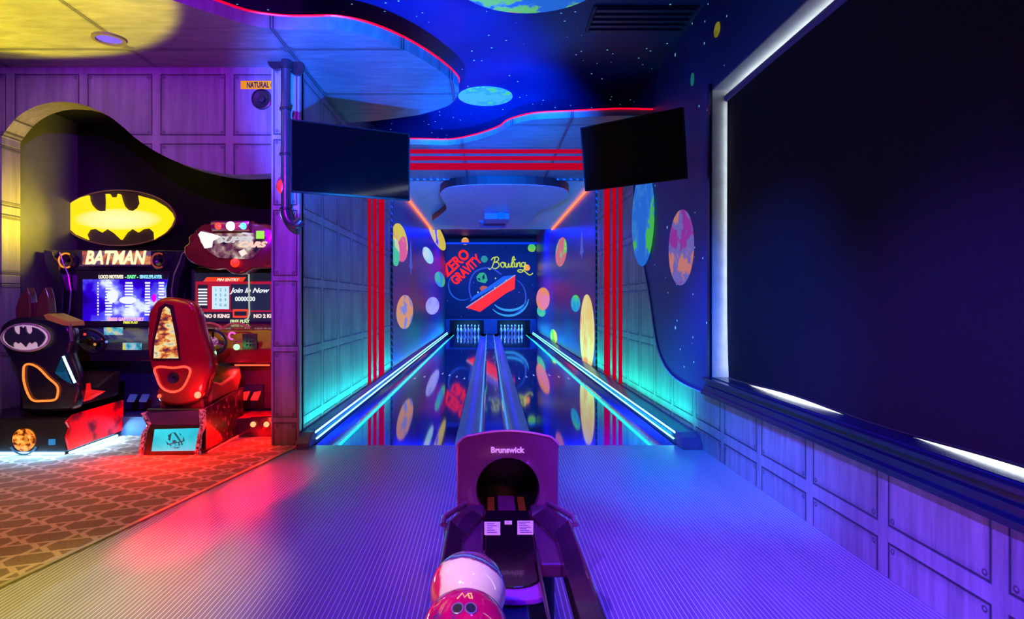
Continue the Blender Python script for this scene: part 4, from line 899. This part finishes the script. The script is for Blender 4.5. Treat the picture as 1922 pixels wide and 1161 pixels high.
# dashboard 2
dsh = [(Y2 - .03, fz(606, Y2)), (Y2 - .25, fz(618, Y2 - .2)), (Y2 - .36, fz(655, Y2 - .3)), (Y2 - .3, fz(680, Y2 - .3)), (Y2, fz(690, Y2))]
MB().prX(dsh, fx(366, Y2), xr2).obj('dashboard', m_redp, k2, bevel=.02)
for cx_ in (393, 443):
    MB().tube([P(cx_ - 26 + k * 5.2, 616 - 10 * math.sin(PI * k / 10), Y2 - .33) for k in range(11)], .012, 8).obj('cowl_edge', plain('orange cowl edge', (.5, .15, .05), .3), k2, True)
b = MB(); q = P(400, 641, Y2 - .52)
b.tube([(q.x + .13 * math.cos(a), q.y - .04 * math.sin(a), q.z + .12 * math.sin(a)) for a in [2 * PI * k / 28 for k in range(28)]], .017, 8, closed=True)
for a in (0, 2.1, 4.2): b.tube([q, (q.x + .12 * math.cos(a - .5), q.y, q.z + .11 * math.sin(a - .5))], .013, 6)
b.tube([q, (q.x, q.y + .22, q.z - .03)], .03, 8)
sw = b.obj('steering_wheel', m_dark, k2, True)
t = NT('wheel hub art'); f_ = t.noise(t.pos()[0], 40, 3); m_hub = t.fin((.1, .05, .1), .3, emit=t.ramp(f_, [(.45, (.1, .0, .15)), (.6, (.6, .3, .5))]), estr=.7)
MB().sphere(q, .05, 14, 10, (1, .5, 1)).obj('hub', m_hub, sw, True)
yy_ = Y2 - .38
q = P(436, 630, yy_); 
MB().tube([(q.x + .035 * math.cos(a), q.y, q.z + .035 * math.sin(a)) for a in [.6 + .36 * k for k in range(13)]], .010, 8).obj('ring_button', glow('ring magenta', (.8, .1, .6), 1.2), k2)
MB().sphere(P(444, 651, yy_ - .02), .032, 12, 8).obj('start_button', glow('green button', (.25, 1, .3), 2.5), k2, True)
point('button_glow', P(444, 651, yy_ - .14), (.1, 1, .2), .5, .02)
b = quad(456, 483, 626, 655, yy_, .015).obj('keypad', plain('dark keypad', (.03, .01, .01), .4), k2)
for r in range(3):
    for c3 in range(3): q = P(463 + c3 * 6, 634 + r * 6.5, yy_ - .02); MB().sphere(q, .010, 8, 6).obj('key', m_black, b)
MB().tube([P(441, 684, Y2 - .16), P(506, 684, Y2 - .16)], .013, 8).obj('light_strip', glow('red orange strip', (1, .1, .04), 2.0), k2)
area('strip_glow', P(475, 690, Y2 - .3), P(475, 800, Y2 - .35), (1, .02, .02), 6, .4, .03)
MB().box(fx(390, Y2), xr2, Y2 - .04, Y2 + .04, .24, fz(684, Y2)).obj('lower_panel', plain('dark wine panel', (.05, .006, .012), .35), k2)
MB().box(fx(448, Y2), fx(498, Y2), Y2 - .07, Y2 - .03, fz(760, Y2), fz(720, Y2)).obj('pedal_recess', m_black, k2)
for a in (455, 476):
    pd = [P(a + 1, 738, Y2 - .17), P(a + 14, 736, Y2 - .17), P(a + 8, 751, Y2 - .25), P(a - 6, 751, Y2 - .25)]
    b = MB(); b.poly_loft([[v + Vector((0, 0, d)) for v in pd] for d in (0, .015)]); b.obj('pedal', plain('red lit pedal', (.5, .06, .04), .3, emit=(.6, .03, .01), estr=.4), k2)
MB().box(fx(436, Y2), xr2, Y2 - .42, Y2, .09, .2).obj('plinth', plain('red plinth', (.45, .01, .012), .5), k2, bevel=.01)
# base of the seat beyond, two round lamps
MB().prY(XZ([(424, 786), (515, 782), (520, 825), (428, 828)], 6.3), 6.29, 6.35).obj('lamp_box', m_cab, k2)
for a in (475, 500): MB().sphere(P(a, 796, 6.27), .028, 12, 8).obj('round_lamp', glow('hot red lamp', (1, .2, .08), 3), k2, True)
point('lamp_glow', P(487, 800, 6.1), (1, .02, .01), 4, .04)

# ================================================================== BALL RETURN
m_hood = plain('plum hood plastic', (.16, .03, .13), .28, coat=.6, grain=.06)
m_wing = plain('dark plum plastic', (.06, .02, .05), .18, coat=1)
br = thing('ball_return', 'plum coloured ball return with round mouth and tray in the middle of the approach', 'ball return', (.085, 2.6, 0))
Yh = 2.80; hx0, hx1 = -.146, .322; hcx, hcz, hr = .088, .537, .146
def hood_out(dx, dzt):
    pts = [(hx0 - dx, .30)]
    n = 14
    zc = .765
    for k in range(n + 1):
        u = k / n; pts.append((hx0 - dx + (hx1 - hx0 + 2 * dx) * u, zc + .042 * math.sin(PI * u) ** .8 + dzt if 0 < k < n else zc - .02 + dzt))
    pts.append((hx1 + dx, .30))
    return pts
hole_n = 64
def ray_out(pts, a):
    d = Vector((math.cos(a), math.sin(a))); c = Vector((hcx, hcz)); best = None
    for i in range(len(pts)):
        p, q = Vector(pts[i]), Vector(pts[(i + 1) % len(pts)]); e = q - p
        den = d.x * e.y - d.y * e.x
        if abs(den) < 1e-9: continue
        w_ = p - c; t_ = (w_.x * e.y - w_.y * e.x) / den; s_ = (w_.x * d.y - w_.y * d.x) / den
        if t_ > 0 and -1e-6 <= s_ <= 1 + 1e-6 and (best is None or t_ < best): best = t_
    return c + d * best
out0 = hood_out(0, 0)
angs = sorted([2 * PI * k / hole_n for k in range(hole_n)] + [math.atan2(z - hcz, x - hcx) % (2 * PI) for x, z in out0])
O = [ray_out(out0, a) for a in angs]
b = MB()
rings = [[(hcx + (hr - .004) * math.cos(a), Yh + .03, hcz + (hr - .004) * math.sin(a)) for a in angs],
         [(hcx + hr * math.cos(a), Yh + .004, hcz + hr * math.sin(a)) for a in angs],
         [(hcx + (hr + .006) * math.cos(a), Yh, hcz + (hr + .006) * math.sin(a)) for a in angs],
         [(hcx + (q.x - hcx) * .975, Yh, hcz + (q.y - hcz) * .975) for q in O],
         [(q.x, Yh + .012, q.y) for q in O],
         [(q.x, Yh + .035, q.y) for q in O],
         [(hcx + (q.x - hcx) * .97, Yh + .30, .30 + (q.y - .30) * .70) for q in O],
         [(hcx + (q.x - hcx) * .85, Yh + .62, .30 + (q.y - .30) * .25) for q in O]]
b.poly_loft(rings, False, True).obj('hood', m_hood, br, True)
MB().poly_loft([[(hcx + hr * math.cos(a), y, hcz + hr * math.sin(a)) for a in angs] for y in (Yh + .02, Yh + .42)], False, True).obj('mouth_tunnel', plain('mouth black', (.01, .008, .012), .3), br)
text('Brunswick', .036, P(952, 844.5, Yh - .003), plain('hood lettering pink', (.95, .7, .9), .5, emit=(.8, .5, .75), estr=.35), br, 'hood_lettering', thick=.0012, sx=1.0, ex=.002)
tp = smooth_curve([(x, Yh - .0, z) for x, z in out0[1:-1]], 2)
MB().tube(tp, .006, 8).obj('hood_edge', plain('painted hood highlight', (.45, .16, .32), .3), br)  # highlight along the hood's top edge, put in as a paler colour
MB().box(hx0 + .04, hx1 - .04, Yh - .2, Yh + .5, 0, .31).obj('pedestal', plain('dark blue pedestal', (.01, .02, .1), .4), br, bevel=.02)
MB().box(.0, .17, 1.55, 2.6, 0, .16).obj('foot', plain('dark blue pedestal', (.01, .02, .1), .4), br, bevel=.02)
MB().box(.04, .13, 1.3, 2.1, .16, .40).obj('tray_support', plain('dark blue pedestal', (.01, .02, .1), .4), br, bevel=.01)
# mouth guide
MB().box(.045, .125, Yh + .02, Yh + .25, .40, .432).obj('mouth_guide', plain('purple guide', (.2, .04, .3), .3), br)
for a in (-.005, .14): MB().box(a, a + .033, Yh + .03, Yh + .22, .405, .437).obj('guide_strip', plain('ochre guide strip', (.3, .16, .02), .4), br)
# deck and troughs
ZD = .465; ZK = .44
deck = [(-.015, Yh + .02), (-.015, 2.15)] + [(.085 - .10 * math.cos(PI * k / 10), 2.15 - .09 * math.sin(PI * k / 10)) for k in range(1, 10)] + [(.185, 2.15), (.185, Yh + .02)]
MB().prZ(deck, ZK - .05, ZK).obj('deck', plain('black deck plastic', (.012, .006, .012), .2, coat=.6), br, bevel=.006)
deck2 = [(-.015, 2.16), (-.012, 2.02)] + [(.085 - .097 * math.cos(PI * k / 10), 2.02 - .03 * math.sin(PI * k / 10)) for k in range(1, 10)] + [(.182, 2.02), (.185, 2.16)]
MB().prZ(deck2, ZK - .03, ZK - .008).obj('deck_end', plain('bright purple plastic', (.28, .02, .6), .25, coat=.6), br, bevel=.006)
m_in = plain('blue trough plastic', (.02, .06, .4), .25)
for a in (-.015, .178): MB().tube([(a, 2.3, ZD - .004), (a, .9, ZD - .004)], .006, 8).obj('inner_rod', m_wing, br)
for s, a0_, a1_ in ((-1, -.17, -.102), (1, .272, .34)):
    q = [(a0_, ZD - .08), (a0_, ZD + .03), (a0_ + .012, ZD + .045), (a1_ - .012, ZD + .045), (a1_, ZD + .03), (a1_, ZD - .08)] if True else 0
    if s < 0: q = [(a0_, ZD - .08), (a0_, ZD + .03), (a0_ + .01, ZD + .04), (a0_ + .018, ZD + .034), (a1_, ZD - .012), (a1_, ZD - .08)]
    else: q = [(a0_, ZD - .08), (a0_, ZD - .012), (a1_ - .018, ZD + .034), (a1_ - .01, ZD + .04), (a1_, ZD + .03), (a1_, ZD - .08)]
    MB().prY(q, .8, 2.52).obj('tray_rail', m_wing, br, bevel=.006)
    # angular wing plate between hood foot and rail
    mx = lambda x: x if s < 0 else .169 - x
    A, B_, D, C_ = Vector((mx(-.102), 2.78, .475)), Vector((mx(-.186), 2.52, .485)), Vector((mx(-.118), 2.42, .445)), Vector((mx(-.022), 2.74, .43))
    A2 = Vector((mx(-.02), 2.80, .475))
    dn = Vector((0, 0, -.06))
    MB().poly_loft([[A2, A, B_, D, C_], [v + dn for v in (A2, A, B_, D, C_)]]).obj('wing', m_wing, br, bevel=.008)
    MB().tube([A + Vector((0, 0, .012)), B_ + Vector((0, .04, .012)), B_ + Vector((0, -.03, .008))], [.011, .013, .011], 10).obj('wing_edge', plain('plum wing edge', (.16, .06, .13), .2, coat=1), br, True)
    MB().tube([B_ + Vector((0, 0, .004)), D + Vector((0, 0, .006)), D + Vector((0, -.1, -.0))], .008, 8).obj('wing_lip', plain('plum wing edge', (.16, .06, .13), .2, coat=1), br, True)
    xs_ = sorted((mx(-.165), mx(-.02)))
    MB().prZ([(xs_[0], 2.28), (xs_[1], 2.28), (xs_[1], 2.75), (xs_[0], 2.75)], .37, .425).obj('shoulder_plate', plain('plum shoulder plastic', (.10, .025, .085), .3), br, bevel=.01)
# stickers
m_stk = plain('pinkish white sticker', (.95, .75, .85), .5, emit=(.6, .4, .5), estr=.25)
def sticker(x0, x1, y0, y1, rows_):
    zc = ZK + .001; q = lambda a, b_: (fx(a, F * (EYE - zc) / (b_ - VY)), F * (EYE - zc) / (b_ - VY))
    pts = [q(x0, y0), q(x1, y0), q(x1, y1), q(x0, y1)]
    o = MB().prZ(pts, ZK, zc + .001).obj('sticker', m_stk, br)
    (xa, ya), (xb, _), (_, yb2) = pts[0], pts[1], pts[2]; b = MB()
    xl, xh = min(p[0] for p in pts), max(p[0] for p in pts); yl2, yh = min(p[1] for p in pts), max(p[1] for p in pts)
    for r in range(rows_):
        yy = yl2 + (yh - yl2) * (r + 1) / (rows_ + 1); b.box(xl + .012, xh - .015 - .01 * (r % 3), yy - .004, yy + .003, zc + .001, zc + .0015)
    b.obj('print', plain('sticker print', (.15, .08, .14), .5), o)
sticker(909, 939, 979, 1003, 5); sticker(971, 1001, 977, 1002, 7); sticker(947, 961, 977, 983, 1)

# ---- balls
t = NT('swirled pale ball'); o_ = t.obj(); f_ = t.noise(o_, 7, 5, (1, 1.2, 1), .65)
gx = t.n('ShaderNodeSeparateXYZ'); t.t.links.new(o_, gx.inputs[0])
lim = t.M('ADD', t.M('ADD', t.M('MULTIPLY', gx.outputs[2], 5.2), t.M('MULTIPLY', gx.outputs[0], 2.5)), t.M('ADD', t.M('MULTIPLY', gx.outputs[1], 9), t.M('MULTIPLY', f_, .55)))
c_ = t.ramp(lim, [(.0, (.92, .78, .58)), (.52, (.95, .80, .62)), (.57, (.3, .03, .14)), (.64, (.04, .05, .22)), (.72, (.25, .45, .6)), (.78, (.05, .03, .15)), (.9, (.3, .05, .2))])
redl = t.step(t.M('ADD', t.M('MULTIPLY', gx.outputs[0], -10), t.M('MULTIPLY', f_, .3)), 0.86, .93)
c_ = t.mix(redl, c_, (.75, .02, .12))
m_b1 = t.fin(c_, .08, spec=.7, coat=1)
def ball(loc, r, mat, label):
    o = MB().sphere((0, 0, 0), r, 48, 32).obj('bowling_ball', mat, None, True); o.location = loc
    tag(o, label, 'bowling ball', 'balls in the tray'); return o
sink = math.sqrt(.109 ** 2 - .0435 ** 2)
b1 = ball((-.0585, 1.755, ZD + .0 + sink + .004), .109, m_b1, 'pale cream bowling ball with red and blue swirls, further up the tray')
t = NT('crimson swirled ball'); o_ = t.obj(); f_ = t.noise(o_, 9, 5, (1, 1, 1), .7)
m_b2 = t.fin(t.ramp(f_, [(.36, (.03, .03, .2)), (.42, (.5, .0, .12)), (.6, (.72, .01, .12)), (.66, (.9, .35, .05)), (.72, (.06, .04, .2))]), .08, spec=.7, coat=1)
b2 = ball((-.0585, 1.525, ZD + sink + .004), .109, m_b2, 'crimson bowling ball with gold zigzag mark, nearest the camera')
# zigzag mark and finger holes on the near ball
dirv = (Vector((0, 0, EYE)) - Vector(b2.location)); dirv.normalize()
def on_ball(u, v, r=.1095):
    # u right, v up around the direction seen from the approach
    up = Vector((0, .75, .66)); up.normalize(); c = Vector((0, -.47, .88)).normalized()
    e1 = Vector((1, 0, 0)); e2 = c.cross(e1).normalized(); p = (c + e1 * u + e2 * v).normalized() * r
    return p
zz = [(-.17, .24), (-.06, .44), (-.0, .26), (.08, .42), (.16, .44), (.18, .25), (.11, .25), (.08, .42)]
MB().tube([on_ball(a, b_) for a, b_ in zz], .0018, 6).obj('zigzag_mark', plain('gold mark', (.95, .65, .15), .4, emit=(.9, .55, .1), estr=.3), b2).data.transform(Matrix.Translation(b2.location))
for a in (-.15, .15):
    q = on_ball(a, -.02, .1085); nrm = q.normalized()
    ring = [q + (nrm.orthogonal().normalized() * math.cos(2 * PI * k / 24) + nrm.cross(nrm.orthogonal().normalized()) * math.sin(2 * PI * k / 24)) * .0135 for k in range(24)]
    b = MB(); b.tube(ring, .0025, 6, closed=True); o = b.obj('finger_hole_ring', plain('plum hole ring', (.22, .12, .28), .3), b2); o.data.transform(Matrix.Translation(b2.location))
    b = MB(); b.poly_loft([[p + nrm * d for p in ring] for d in (0, .0012)]); o = b.obj('finger_hole', m_black, b2); o.data.transform(Matrix.Translation(b2.location))
